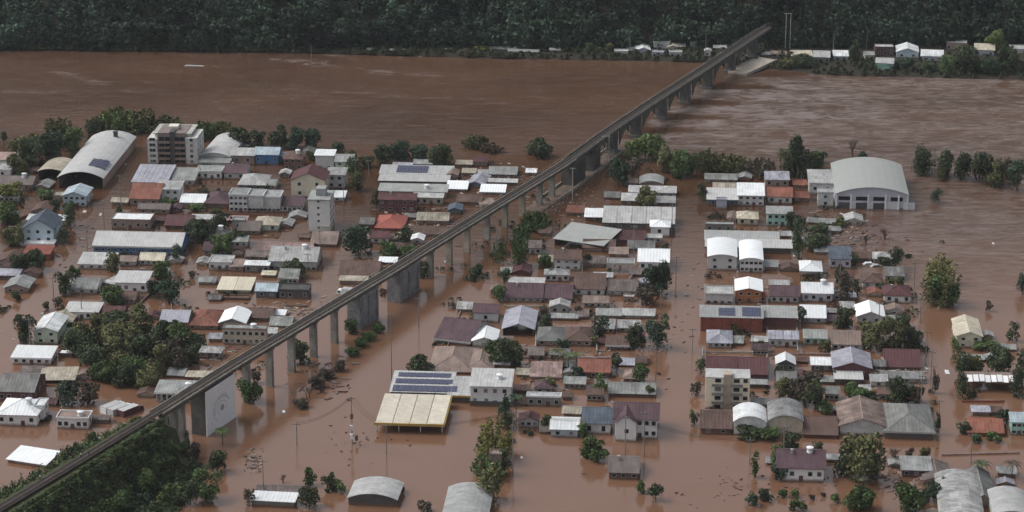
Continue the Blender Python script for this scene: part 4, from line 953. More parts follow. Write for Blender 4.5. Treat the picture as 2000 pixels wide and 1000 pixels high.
# --- far bank
zb = 1.5
FB = [(1213, 112, 26, 10, 4, 'flat', 'w', 'w', 'white boxy far bank house at water', 4), (1236, 104, 26, 5, 6, 'gx', 'G', 'k', 'grey far bank roof behind boxy house', 0), (1256, 106, 28, 8, 9, 'gf', 'W', 'V', 'white gabled far bank house', 2),
 (1292, 100, 32, 16, 6, 'flat', 'G', 'w', 'tall pale far bank house in cluster', 4), (1284, 112, 22, 8, 4, 'flat', 'V', 'V', 'lilac far bank hut before tall house', 2), (1314, 102, 18, 10, 6, 'gf', 'C', 'b', 'sandy far bank house in cluster', 2),
 (1326, 100, 22, 8, 6, 'shed', 'w', 'g', 'thin roofed far bank house beside sandy one', 2), (1320, 112, 24, 8, 4, 'flat', 'w', 'w', 'white low far bank wall house', 2), (1354, 96, 12, 12, 3, 'flat', 'G', 'q', 'small grey green far bank cabin', 1),
 (1382, 112, 12, 12, 4, 'gf', 'w', 'W', 'tiny white far bank shed by viaduct', 1), (1406, 100, 24, 6, 5, 'shed', 'w', 'n', 'pale far bank roof under viaduct end', 1), (1420, 92, 40, 12, 4, 'flat', 'n', 'n', 'long brown far bank block under viaduct end', 5),
 (1496, 112, 16, 5, 5, 'shed', 'w', 'n', 'small far bank roof by broken road slab', 0), (1520, 112, 30, 6, 6, 'gx', 'n', 'n', 'rosy far bank roof near twin tall poles', 2), (1566, 114, 40, 5, 10, 'gx', 'C', 'g', 'cream far bank roof behind riverside bush', 2),
 (1604, 124, 32, 12, 12, 'gx', 'w', 'g', 'dusty white far bank house before dark conifer', 3), (1642, 120, 28, 10, 11, 'gx', 'W', 'V', 'white hipped far bank house beside dark conifer', 2), (1698, 118, 18, 10, 7, 'gx', 'q', 'b', 'mossy small far bank house past dark conifer', 2),
 (1727, 112, 36, 18, 6, 'flat', 'w', 'M', 'pinkish far bank apartment with maroon face', 4), (1727, 140, 34, 16, 10, 'gx', 'w', 'E', 'white roofed green far bank house at shore', 2), (1772, 116, 42, 14, 12, 'gf', 'W', 'L', 'white gabled pale cyan far bank house', 2),
 (1820, 122, 42, 12, 12, 'gx', 'W', 'V', 'white roofed grey far bank house', 3), (1868, 100, 38, 14, 6, 'flat', 'w', 'n', 'pale far bank block with small windows', 5), (1922, 112, 38, 14, 12, 'gx', 'C', 'V', 'cream roofed far bank house', 3),
 (1986, 80, 40, 8, 8, 'flat', 'w', 'D', 'white flat far bank building at picture edge', 3), (1992, 108, 34, 10, 8, 'flat', 'w', 'w', 'lower white far bank terrace at picture edge', 2),
 (774, 104, 28, 4, 4, 'shed', 'w', 'k', 'lone pale far bank boathouse', 0), (722, 102, 16, 4, 4, 'gx', 'q', 'n', 'lone mossy far bank hut', 0), (978, 102, 56, 6, 4, 'gx', 'G', 'g', 'low grey far bank row house', 5),
 (1022, 106, 60, 5, 4, 'gx', 'G', 'n', 'long low far bank house at waterline', 6), (1084, 104, 20, 6, 4, 'gx', 'w', 'n', 'small whitish far bank house', 1), (882, 102, 30, 4, 3, 'shed', 'G', 'n', 'thin grey far bank roof', 0)]
for x, y, w, h, rv, roof, rc, wc, lab, n in FB:
    H(x, y, w, h, rv, roof, rc, wc, lab, n=n, storeys=2 if h > 15 else 1, dirt=.3, z0=0.0, ov=.3, rot=rng.uniform(-6, 6), winh=1.1)

# --- small lean-tos and sheds crowded between the houses
def in_street(x, y):
    s1 = 230-.655*(y-350); s2 = 720-.45*(y-350); s3 = 1345-.025*(y-450); s4 = 1835+.2*(y-640)
    k = .5+y/1000
    return abs(x-s1) < 40*k or abs(x-s2) < 40*k or abs(x-s3) < 48*k or abs(x-s4) < 34*k or (y > 862 and x < 1440) or (x > 1860 and y < 660) or (x > 1700 and y < 470)
NM = dict(B='brown', n='rosy', Z='earthy', g='grey', G='pale grey', q='mossy', M='maroon', w='whitish', T='rusty red', b='straw coloured', P='plum', V='lilac')
placed = [(a, b_, c, d) for a, b_, c, d, _ in BLD]
for (x0, x1, yt, yb, ref) in list(BLD)+list(BLD):
    if yb < 300 or len(ref.split()) > 11: continue
    for att in range(6):
        w, h, rv = rng.uniform(16, 34), rng.uniform(4, 9), rng.uniform(6, 13)
        side_ = rng.choice((-1, 1, 0))
        x = (x0-w*.6-2) if side_ < 0 else (x1+w*.6+2) if side_ > 0 else rng.uniform(x0, x1); y = rng.uniform(yt+10, yb) if side_ else yt+2
        X0, X1, Y0, Y1 = x-w/2, x+w/2, y-h-rv, y
        if in_street(x, y) or x > 1995 or x < 5 or (440 < x < 905 and y > 600 and y > interp(DECK, x)+50) or (x < 905 and y > 850): continue
        dk = interp(DECK, x) if x < 1240 else -999
        if dk-14 < Y1+4 and Y0 < dk+60 and x < 1240: continue
        if any(X0 < b1 and X1 > a1 and Y0 < d1 and Y1 > c1 for a1, b1, c1, d1 in placed): continue
        c = rng.choice('BBnZgGqMwTbPVGq'); placed.append((X0, X1, Y0, Y1))
        rf = rng.choice(('gx', 'gx', 'shed', 'gf')); lab_ = 'small '+NM[c]+' roofed shed beside the '+ref
        if lab_ in LABELS: lab_ = lab_.replace('small', 'little', 1)
        H(x, y, w, h, rv, rf, c, rng.choice('nwBZnb'), lab_, n=rng.choice((0, 1, 2)), name='shed', cat='shed', dirt=.55, rot=rng.uniform(-5, 5), side=False)
        break

# --- further small houses filling the gaps of the blocks
n_fill = 0
for _ in range(5000):
    if n_fill >= 85: break
    x, y = rng.uniform(5, 1815), rng.uniform(345, 850)
    dk = interp(DECK, x) if x < 1240 else -999
    west = y < 745 and y < dk-16 and not (300 < x < 560 and 545 < y < 604) and not (120 < x < 395 and 600 < y < 775)
    mid = 900 < x < 1305 and y > 470 and (x-870) > (700-y)*.78 and not (900 < x < 1020 and y > 790)
    east_ = 1378 < x < 1812 and y > 356 and not (x > 1560 and 400 < y < 500) and not (1500 < x < 1620 and 735 < y < 810)
    if not (west or mid or east_) or in_street(x, y): continue
    w, h, rv = rng.uniform(26, 48), rng.uniform(7, 15), rng.uniform(10, 18); X0, X1, Y0, Y1 = x-w/2, x+w/2, y-h-rv, y
    if in_street(X0, y) or in_street(X1, y) or any(X0-1 < b1 and X1+1 > a1 and Y0+3 < d1 and Y1 > c1 for a1, b1, c1, d1 in placed): continue
    best = min(((abs((a1+b1)/2-x)+abs(d1-y)*1.5, r_) for (a1, b1, c1, d1, r_) in BLD if len(r_.split()) <= 10 and 'roofed shed beside' not in r_ and 'roofed house near' not in r_))[1]
    c = rng.choice('BnZgGqMwPVGqBn'); wl_ = rng.choice('wwnbqwK'); lab_ = NM[c]+' roofed house near the '+best
    if lab_ in LABELS: continue
    placed.append((X0, X1, Y0, Y1)); n_fill += 1
    H(x, y, w, h, rv, rng.choice(('gx', 'gx', 'hip', 'gf', 'shed')), c, wl_, lab_, n=rng.choice((2, 3, 3, 4)), dirt=.5, rot=rng.uniform(-3, 3), wdirt=.3)
# ---------------------------------------------------------------- foliage
def crown_arrays(nleaf, lobes, leaf, seed, flat=1.0, shape='round', core=.25):
    """leaf faces spread over the lobes of a crown of unit half width and unit height; returns verts (n,4,3)"""
    r = np.random.RandomState(seed)
    # lobes
    cs = []
    for k in range(lobes):
        a = r.uniform(0, 2*np.pi); q = r.uniform(.1, .62)**.8; zc = r.uniform(.13, .80)
        w = 1.0
        if shape == 'round': w = np.sqrt(max(.05, 1-((zc-.45)/.62)**2))
        if shape == 'cone': w = 1.15*(1-zc)
        if shape == 'col': w = .75
        if shape == 'bush': w = .95; zc = r.uniform(.12, .7)
        rad = r.uniform(.26, .46)*(1.0 if shape != 'cone' else (1.1-zc))
        cs.append((q*w*np.cos(a), q*w*np.sin(a), zc, rad))
    cs = np.array(cs); wgt = cs[:, 3]**2; wgt /= wgt.sum()
    idx = r.choice(lobes, nleaf, p=wgt)
    d = r.normal(size=(nleaf, 3)); d /= np.linalg.norm(d, axis=1)[:, None]
    d[:, 2] = np.where(r.rand(nleaf) < .6, np.abs(d[:, 2]), d[:, 2])
    rad = cs[idx, 3]*(r.uniform(.25, 1.0, nleaf)**.28)*r.uniform(.88, 1.16, nleaf)
    P = cs[idx, :3]+d*rad[:, None]*np.array([1, 1, .62])
    P[:, 2] = np.clip(P[:, 2], .02, None)
    nrm = d*.9+r.normal(scale=.55, size=(nleaf, 3)); nrm /= np.linalg.norm(nrm, axis=1)[:, None]
    return P, nrm, r
def leaf_quads(P, nrm, r, size):
    """P and size in metres"""
    n = len(P); a = np.cross(nrm, r.normal(size=(n, 3))); a /= np.linalg.norm(a, axis=1)[:, None]+1e-9; c = np.cross(nrm, a)
    s = size*r.uniform(.6, 1.35, n)[:, None]; e = r.uniform(.55, 1.0, n)[:, None]
    q = np.stack([P-a*s*e, P-c*s*.9, P+a*s*e, P+c*s], 1)
    return q.reshape(-1, 3)
def foliage_mesh(name, half, height, nleaf, lobes, leaf, seed, shape, m):
    P, nr, r = crown_arrays(nleaf, lobes, leaf, seed, shape=shape)
    P = P*np.array([half, half, height]); V = leaf_quads(P, nr, r, leaf)
    me = np_mesh(name, V, np.arange(len(V)).reshape(-1, 4)); me.materials.append(m); return me
GREEN = dict(d=(.056, .074, .038), g=(.072, .108, .040), o=(.115, .120, .055), y=(.16, .165, .05), t=(.046, .072, .044), r=(.11, .078, .055), b=(.088, .074, .055), l=(.105, .145, .050))
bark = mat((.07, .055, .045), 'plain', .95, .4)
TREEM = {}
def tree_meshes(kind, col, W, Ht, var):
    cls = 4 if W < 5 else 7 if W < 8.5 else 11 if W < 14 else 16
    asp = 0.7 if Ht/W < .85 else 1.0 if Ht/W < 1.3 else 1.7
    key = (kind, col, cls, asp, var)
    if key in TREEM: return TREEM[key]
    seed = (hash((ord(kind[0]), ord(col), cls, int(asp*10), var)) & 0xffff)
    m = leafmat(GREEN[col]); half = cls/2*1.0; hh = cls*asp
    nl = {4: 560, 7: 1250, 11: 2500, 16: 4200}[cls]; lf = {4: .27, 7: .34, 11: .42, 16: .50}[cls]
    if kind == 'feather':       # thin twiggy crown with gaps
        r = np.random.RandomState(seed); n = int(nl*1.15); stems = 34
        bx = r.uniform(-.8, .8, stems)*half; by = r.uniform(-.8, .8, stems)*half; hz = hh*(1-.45*(np.hypot(bx, by)/half)**2)*r.uniform(.7, 1.05, stems)
        i = r.randint(0, stems, n); t = r.uniform(.05, 1, n)**.8
        P = np.stack([bx[i]*(1+.35*t)+r.normal(scale=.10*half+.3, size=n)*(1.2-t)*1.2, by[i]*(1+.35*t)+r.normal(scale=.10*half+.3, size=n)*(1.2-t), hz[i]*t], 1)
        V = leaf_quads(P, r.normal(size=(n, 3)), r, lf*.8); V = np.array(V)
        me = np_mesh('crown', V, np.arange(len(V)).reshape(-1, 4)); me.materials.append(m)
    elif kind == 'bare':
        b = MB(); r = random.Random(seed)
        def br(p, d, l, rad, dep):
            q = p+d*l; b.tube(p, q, rad, 4, rad*.6)
            if dep == 0: return
            for _ in range(4 if dep > 1 else 3):
                dd = (d+Vector((r.uniform(-.8, .8), r.uniform(-.8, .8), r.uniform(-.1, .6)))).normalized(); br(p+d*l*r.uniform(.55, 1), dd, l*r.uniform(.5, .75), rad*.55, dep-1)
        for _ in range(3): br(Vector((r.uniform(-.2, .2)*half, r.uniform(-.2, .2)*half, -.5)), Vector((r.uniform(-.3, .3), r.uniform(-.3, .3), 1)).normalized(), hh*.42, .16, 3)
        me = b.mesh('branches', mat((.085, .06, .05), 'plain', .95, .3))
    elif kind == 'palm':
        b = MB(); r = random.Random(seed)
        for k in range(11):
            a = 2*math.pi*k/11+r.uniform(-.2, .2); prev = Vector((0, 0, hh*.72)); dr = Vector((math.cos(a), math.sin(a), 0)); pw = .25
            for j in range(1, 6):
                t = j/5; q = dr*half*1.25*t+Vector((0, 0, hh*.72+hh*.30*math.sin(t*2.2)*.8-.25*hh*t*t)); sidev = Vector((-dr.y, dr.x, 0)); w2 = .5*math.sin(min(1, t+.15)*math.pi)+.05
                b.poly([prev-sidev*pw, q-sidev*w2-Vector((0, 0, .1)), q, prev]); b.poly([prev, q, q+sidev*w2-Vector((0, 0, .1)), prev+sidev*pw]); prev = q; pw = w2
        me = b.mesh('fronds', m)
    else:
        shape = {'tree': 'round', 'cone': 'cone', 'col': 'col', 'bush': 'bush'}[kind]
        me = foliage_mesh('crown', half, hh, nl, 16 if cls > 5 else 10, lf, seed, shape, m)
    tr = MB()
    if kind in ('tree', 'cone', 'col', 'palm', 'feather'):
        tr.tube((0, 0, -2), (0, 0, hh*.5 if kind != 'palm' else hh*.74), .035*cls*.5+.08, 6, .03*cls*.4+.03)
        if kind == 'tree':
            for k in range(4):
                a = k*1.6+var; tr.tube((0, 0, hh*.2), (half*.5*math.cos(a), half*.5*math.sin(a), hh*.6), .02*cls*.5+.04, 4, .04)
        tm = tr.mesh('trunk', bark)
    else: tm = None
    TREEM[key] = (me, tm, cls, hh); return TREEM[key]
KN = dict(tree=('leafy_tree', 'tree'), bush=('bush', 'bush'), col=('upright_tree', 'tree'), cone=('conifer_tree', 'tree'), feather=('willow_thicket', 'thicket'), bare=('bare_tree', 'tree'), palm=('palm_tree', 'palm'))
CW = dict(d='dark green', g='green', o='olive', y='yellow green', t='blue green', r='rusty brown', b='brown', l='light green')
TREES = []
def T(x, y, w, h, kind='tree', col='d', label=None, group=None, z0=0.0):
    if col == 'd' and kind in ('tree', 'bush') and not label and rng.random() < .34: col = rng.choice('ggot')
    s = scale_at(x, y); W, Ht = w/s, h/(s*cT)
    ell = W*.32*math.sin(elev(y))*0
    me, tm, cls, hh = tree_meshes(kind, col, W, Ht, rng.randrange(3))
    TREES.append((x, y, w, h, kind, col, label, group))
    p = at(x, y-w*.12, 0); p.z = z0
    name, cat = KN[kind]
    o = thing(name, label or '?', cat, p, rng.uniform(0, 6.28), group)
    sc_ = Vector((W/cls, W/cls, Ht/hh*.95))
    c = link({'bare': 'branches', 'palm': 'fronds'}.get(kind, 'crown'), me, o); c.scale = sc_
    if tm: t = link('trunk', tm, o); t.scale = sc_
    o['_i'] = len(TREES)-1
    return o
def name_trees():
    """word each unlabelled tree by what it stands beside"""
    used = set(LABELS); todo = [o for o in bpy.data.objects if o.get('label') == '?']
    for o in todo:
        x, y, w, h, kind, col, lab, grp = TREES[o['_i']]
        best = []
        for (x0, x1, y0, y1, ref) in BLD:
            dx = max(x0-x, x-x1, 0); dy = max(y0-y, y-y1, 0)*1.6
            best.append((math.hypot(dx, dy), (x0+x1)/2, y1, y0, ref))
        best.sort(); size = 'small' if w < 32 else 'large' if w > 58 else ''
        kw = {'tree': 'tree', 'bush': 'bush', 'col': 'upright tree', 'cone': 'conifer', 'feather': 'willow thicket', 'bare': 'leafless tree', 'palm': 'palm'}[kind]
        done = False
        for tries in best[:6]:
            _, cx, yb, yt, ref = tries
            for rel in (['before', 'beside'] if y > yb+4 else ['behind', 'beside'] if y < yt+6 else ['beside', 'touching']):
                for sz in (size, ('wide' if w > h*1.2 else 'tall' if h > w*1.15 else 'rounded')):
                    L_ = ' '.join((sz+' '+CW[col]+' '+kw+' '+rel+' the '+ref).split())
                    if len(L_.split()) > 16: continue
                    if L_ not in used: done = True; break
                if done: break
            if done: break
        if not done: L_ = f'{CW[col]} {kw} among the flooded gardens'; o['group'] = 'garden trees'
        o['label'] = L_; used.add(L_); LABELS[L_] = 1
for o_ in ():
    pass
for a in [  # x, waterline y, width, height, kind, colour
 (60, 335, 60, 66, 'tree', 'd'), (100, 325, 62, 68, 'tree', 't'), (140, 312, 52, 56, 'tree', 'd'), (32, 345, 46, 40, 'tree', 'd'), (185, 282, 38, 48, 'tree', 'd'), (118, 275, 60, 40, 'feather', 'o'), (8, 284, 18, 28, 'tree', 'd'),
 (235, 265, 70, 50, 'feather', 'l'), (285, 262, 70, 42, 'feather', 'o'), (200, 262, 50, 34, 'feather', 'o'), (330, 262, 60, 30, 'feather', 'o'), (395, 275, 50, 34, 'feather', 'g'), (430, 270, 50, 28, 'feather', 'o'), (60, 300, 70, 30, 'feather', 'o'),
 (22, 396, 60, 36, 'tree', 'y'), (90, 395, 40, 24, 'bush', 'g'), (48, 365, 40, 26, 'bush', 'd'), (470, 292, 56, 40, 'tree', 'd'), (503, 288, 36, 30, 'tree', 'd'), (456, 285, 40, 30, 'tree', 'd'), (545, 294, 46, 46, 'tree', 'd'), (577, 296, 48, 46, 'tree', 't'), (608, 296, 44, 44, 'tree', 't'),
 (606, 316, 26, 20, 'bush', 'g'), (690, 348, 34, 42, 'tree', 'g'), (698, 376, 36, 36, 'tree', 'd'), (404, 332, 40, 14, 'bush', 'd'), (452, 322, 40, 12, 'bush', 't'),
 (748, 328, 44, 42, 'tree', 'd'), (782, 326, 52, 48, 'tree', 'd'), (818, 326, 48, 42, 'tree', 't'), (848, 330, 38, 40, 'tree', 'd'), (870, 326, 36, 42, 'tree', 'd'), (716, 330, 34, 26, 'bush', 'd'), (660, 300, 34, 20, 'bush', 'd'), (690, 318, 30, 30, 'bush', 'o'),
 (1055, 312, 54, 38, 'tree', 'd'), (1036, 304, 30, 18, 'bush', 'd'), (928, 292, 50, 24, 'feather', 'o'), (960, 300, 40, 18, 'feather', 'r'),
 (734, 408, 22, 46, 'bush', 'd'), (1236, 318, 52, 46, 'tree', 'l'), (1275, 318, 62, 50, 'tree', 'l'), (1212, 368, 56, 58, 'tree', 't'), (1238, 352, 40, 40, 'tree', 'b'), (1330, 352, 54, 56, 'tree', 'g'), (1300, 340, 46, 50, 'tree', 'o'), (1352, 348, 36, 46, 'tree', 'd'),
 (1385, 340, 60, 42, 'feather', 'o'), (1440, 342, 60, 36, 'feather', 'o'), (1490, 350, 60, 36, 'feather', 'b'), (1372, 395, 26, 46, 'bush', 'd'), (1560, 352, 66, 80, 'tree', 'd'), (1590, 336, 40, 40, 'tree', 'g'), (1536, 345, 40, 56, 'tree', 'o'), (1600, 322, 34, 26, 'bush', 'd'),
 (1665, 312, 46, 46, 'bare', 'b'), (1685, 314, 24, 16, 'bush', 'd'), (1803, 346, 44, 66, 'feather', 'd'), (1805, 344, 38, 58, 'tree', 'd'), (1846, 350, 46, 52, 'tree', 'd'), (1878, 355, 46, 56, 'tree', 'd'), (1912, 360, 56, 62, 'tree', 'd'), (1945, 368, 50, 50, 'tree', 'o'), (1986, 378, 46, 74, 'tree', 't'), (1836, 356, 24, 30, 'bush', 'd'),
 (1830, 400, 28, 36, 'bush', 'd'), (1965, 350, 40, 40, 'feather', 'b'),
 (18, 446, 54, 44, 'tree', 'd'), (26, 486, 50, 42, 'tree', 'd'), (66, 534, 56, 44, 'tree', 'd'), (34, 536, 44, 40, 'tree', 'd'), (138, 446, 34, 50, 'tree', 'd'), (122, 478, 30, 34, 'bush', 'd'), (108, 410, 30, 20, 'bush', 'd'), (135, 412, 30, 14, 'bush', 'd'),
 (219, 534, 34, 38, 'tree', 'd'), (128, 580, 46, 48, 'tree', 'd'), (146, 545, 30, 26, 'bush', 'd'), (218, 600, 68, 38, 'tree', 'g'), (318, 556, 46, 44, 'tree', 'g'), (330, 594, 60, 46, 'tree', 't'), (302, 585, 36, 40, 'tree', 'd'), (346, 516, 28, 40, 'tree', 't'), (392, 476, 66, 48, 'tree', 'd'), (430, 462, 48, 42, 'tree', 'd'),
 (434, 506, 58, 46, 'tree', 'g'), (372, 462, 36, 34, 'tree', 't'), (460, 482, 50, 30, 'bush', 'd'), (375, 545, 18, 16, 'bush', 'b'), (574, 548, 54, 36, 'tree', 'd'), (556, 570, 30, 24, 'bush', 'd'), (232, 428, 22, 30, 'bush', 'd'), (420, 420, 30, 12, 'bush', 'o'), (330, 408, 40, 18, 'bush', 'd'), (386, 415, 40, 14, 'bush', 'g'),
 (50, 676, 48, 58, 'tree', 'd'), (40, 634, 24, 22, 'bush', 'd'), (90, 608, 24, 18, 'bush', 'b'), (146, 648, 34, 16, 'bush', 'd'), (115, 606, 24, 26, 'bush', 'b'), (32, 590, 26, 22, 'bush', 'd'),
 (134, 796, 56, 54, 'tree', 'd'), (174, 794, 50, 50, 'tree', 'b'), (488, 790, 60, 48, 'tree', 'g'), (500, 752, 26, 26, 'bush', 'b'), (586, 716, 52, 48, 'tree', 'd'), (684, 654, 36, 30, 'tree', 'g'), (828, 545, 32, 36, 'tree', 'd'),
 (738, 652, 34, 20, 'bush', 'g'), (722, 668, 34, 20, 'bush', 'g'), (706, 682, 34, 20, 'bush', 'g'), (690, 698, 34, 20, 'bush', 'g'), (664, 728, 30, 24, 'bush', 'b'), (640, 745, 40, 24, 'bush', 'b'), (620, 762, 40, 26, 'bush', 'b'), (602, 782, 36, 30, 'bare', 'b'), (588, 800, 36, 20, 'bush', 'b'), (628, 770, 30, 24, 'bare', 'b'),
 (700, 505, 66, 66, 'tree', 't'), (788, 486, 38, 44, 'tree', 'd'), (760, 508, 44, 30, 'tree', 'g'), (795, 505, 40, 24, 'bush', 'g'), (1014, 525, 34, 78, 'feather', 'g'), (1010, 518, 26, 58, 'col', 'd'), (984, 556, 30, 28, 'tree', 'd'), (974, 592, 34, 34, 'tree', 'd'), (1045, 452, 54, 34, 'feather', 'g'), (1020, 476, 44, 34, 'feather', 'g'), (932, 545, 34, 30, 'bush', 'd'),
 (1064, 526, 34, 30, 'tree', 'd'), (1075, 548, 30, 26, 'bush', 'd'), (1150, 520, 24, 30, 'bush', 'd'), (975, 516, 20, 60, 'feather', 'g'), (1284, 584, 66, 72, 'tree', 't'), (1262, 600, 40, 44, 'tree', 'b'), (1240, 684, 48, 62, 'tree', 'd'), (1284, 684, 56, 70, 'tree', 't'), (1170, 668, 40, 54, 'tree', 't'), (1066, 652, 36, 46, 'tree', 'd'), (1060, 622, 30, 26, 'bush', 'b'), (1132, 616, 22, 20, 'bush', 'b'),
 (985, 720, 74, 56, 'tree', 'd'), (962, 702, 44, 36, 'tree', 'g'), (1262, 405, 50, 34, 'tree', 'o'), (822, 740, 60, 42, 'tree', 'd'), (986, 826, 40, 66, 'cone', 't'), (1008, 838, 40, 74, 'palm', 't'), (992, 842, 36, 50, 'tree', 'd'), (968, 905, 66, 90, 'feather', 'y'), (958, 985, 56, 76, 'tree', 'd'), (985, 930, 34, 56, 'tree', 'd'), (950, 940, 50, 50, 'feather', 'g'),
 (1162, 904, 64, 48, 'tree', 'g'), (1253, 966, 26, 28, 'tree', 'd'), (1280, 980, 36, 34, 'tree', 'd'), (1140, 858, 34, 30, 'tree', 'd'), (1064, 842, 28, 34, 'bush', 'g'), (1174, 776, 34, 46, 'tree', 'd'), (1205, 728, 32, 36, 'tree', 'd'), (1250, 752, 40, 40, 'tree', 'd'), (1110, 726, 40, 36, 'palm', 'd'), (1090, 716, 36, 34, 'palm', 'o'), (1126, 720, 34, 32, 'palm', 'o'), (1126, 745, 28, 30, 'bush', 'd'), (1070, 762, 44, 22, 'bush', 'd'), (1160, 678, 24, 22, 'bush', 'd'),
 (1355, 834, 22, 38, 'bush', 'g'), (1358, 776, 26, 36, 'bush', 'b'), (1368, 730, 24, 36, 'bush', 'd'), (1270, 778, 26, 24, 'bush', 'd'), (1100, 690, 30, 30, 'bush', 'd'),
 (1560, 520, 44, 98, 'col', 'd'), (1548, 455, 34, 40, 'tree', 'd'), (1592, 494, 60, 36, 'tree', 'd'), (1600, 464, 50, 26, 'bush', 'd'), (1640, 446, 34, 20, 'bush', 'o'), (1748, 528, 32, 50, 'tree', 'd'), (1728, 522, 30, 20, 'bush', 'd'), (1664, 522, 30, 26, 'bush', 'd'), (1650, 596, 46, 66, 'tree', 'b'), (1642, 558, 34, 44, 'tree', 'd'), (1672, 580, 26, 40, 'bush', 'd'),
 (1838, 604, 66, 64, 'tree', 'd'), (1836, 560, 50, 66, 'feather', 'y'), (1838, 602, 60, 96, 'feather', 'o'), (1932, 610, 20, 20, 'tree', 'b'), (1996, 578, 26, 44, 'tree', 'd'), (1977, 670, 30, 42, 'tree', 'd'), (1648, 646, 46, 44, 'tree', 'd'), (1700, 688, 66, 58, 'tree', 'd'), (1744, 688, 56, 64, 'tree', 'd'), (1782, 688, 42, 48, 'tree', 'd'), (1764, 645, 36, 30, 'tree', 'd'),
 (1720, 574, 20, 28, 'bush', 'd'), (1740, 562, 20, 22, 'bush', 'd'), (1758, 560, 20, 22, 'bush', 'd'), (1488, 690, 36, 22, 'bush', 'd'), (1434, 650, 26, 20, 'bush', 'g'), (1566, 640, 24, 44, 'tree', 't'), (1612, 690, 30, 24, 'tree', 'd'), (1592, 806, 54, 58, 'tree', 'd'), (1560, 792, 56, 52, 'tree', 'b'), (1530, 784, 46, 46, 'tree', 'd'), (1610, 812, 30, 30, 'tree', 'd'), (1520, 740, 26, 30, 'bush', 'd'),
 (1585, 748, 50, 20, 'bush', 'b'), (1672, 792, 60, 38, 'tree', 'd'), (1702, 796, 44, 30, 'bush', 'd'), (1758, 792, 62, 52, 'tree', 'd'), (1790, 790, 36, 40, 'bush', 'b'), (1630, 744, 20, 24, 'bush', 'd'), (1462, 862, 56, 28, 'bush', 'd'), (1498, 864, 50, 26, 'bush', 'd'), (1542, 888, 48, 42, 'tree', 'd'), (1516, 920, 40, 50, 'tree', 'd'), (1595, 888, 28, 26, 'tree', 'd'), (1526, 940, 44, 34, 'bush', 't'),
 (1680, 950, 96, 104, 'tree', 'd'), (1655, 935, 60, 70, 'tree', 'd'), (1706, 940, 56, 60, 'tree', 't'), (1474, 935, 26, 54, 'col', 'g'), (1468, 990, 34, 28, 'bush', 't'), (1496, 982, 36, 28, 'bush', 'd'), (1530, 974, 26, 18, 'bush', 'g'), (1552, 974, 26, 18, 'bush', 'g'), (1558, 1000, 36, 22, 'bush', 'd'), (1586, 978, 16, 12, 'bush', 'b'), (1608, 972, 14, 10, 'bush', 'b'), (1632, 984, 26, 22, 'bush', 'd'),
 (1676, 1004, 66, 52, 'tree', 'g'), (1778, 1006, 80, 58, 'tree', 'd'), (1814, 985, 50, 40, 'tree', 't'), (1850, 965, 30, 40, 'bush', 'b'), (1776, 902, 22, 26, 'tree', 'b'), (1806, 906, 30, 34, 'tree', 'd'), (1745, 905, 30, 40, 'bare', 'b'), (1882, 852, 32, 30, 'bush', 'd'), (1905, 868, 34, 20, 'bush', 'g'), (1942, 866, 34, 20, 'bush', 'g'),
 (1878, 742, 46, 60, 'tree', 'd'), (1908, 738, 50, 46, 'tree', 'd'), (1950, 738, 60, 60, 'tree', 'd'), (1985, 775, 36, 60, 'tree', 'd'), (1866, 690, 24, 34, 'bush', 'g'), (1995, 730, 30, 50, 'tree', 'd'), (1880, 782, 36, 50, 'tree', 'd'), (1962, 830, 30, 36, 'bush', 'd'), (1925, 690, 60, 18, 'bush', 'g'), (1830, 850, 16, 60, 'bush', 'd'), (1826, 770, 20, 60, 'bush', 'b'),
 (404, 984, 66, 60, 'tree', 'g'), (372, 990, 40, 50, 'tree', 'd'), (425, 926, 42, 46, 'tree', 'd'), (435, 872, 34, 36, 'palm', 'g'), (602, 952, 34, 36, 'tree', 'd'), (640, 962, 34, 36, 'tree', 'd'), (662, 964, 34, 26, 'bush', 'g'), (604, 996, 46, 42, 'tree', 'd'), (488, 990, 26, 44, 'bush', 'b'), (830, 1004, 34, 26, 'bush', 'b'), (552, 946, 40, 22, 'bare', 'b'), (785, 965, 16, 14, 'bush', 'b'),
 (1916, 940, 40, 40, 'palm', 'd'), (1976, 940, 40, 40, 'palm', 'b'), (1692, 480, 26, 30, 'bare', 'b'), (1728, 470, 24, 30, 'bare', 'b'),
 (1668, 134, 42, 62, 'cone', 'd'), (1570, 138, 60, 26, 'tree', 'd'), (1540, 138, 40, 20, 'bush', 'o'), (1772, 142, 50, 24, 'tree', 'd'), (1812, 146, 46, 24, 'bush', 'd'), (1880, 150, 60, 60, 'tree', 'd'), (1850, 150, 40, 40, 'tree', 'g'), (1930, 152, 50, 36, 'tree', 't'), (1965, 150, 50, 60, 'tree', 'd'), (1945, 110, 50, 46, 'tree', 'l'), (1902, 150, 40, 34, 'tree', 'd'), (1990, 150, 40, 30, 'bush', 'd'),
 (1700, 142, 34, 20, 'bush', 'd'), (1630, 142, 30, 14, 'bush', 'b'), (1418, 128, 30, 26, 'bush', 'd'), (1164, 106, 24, 20, 'bush', 'g'), (1150, 106, 24, 24, 'tree', 'l'), (1188, 106, 24, 24, 'bush', 'o'), (940, 106, 30, 14, 'bush', 'y'), (905, 112, 40, 12, 'bush', 'b'),
]: T(*a)
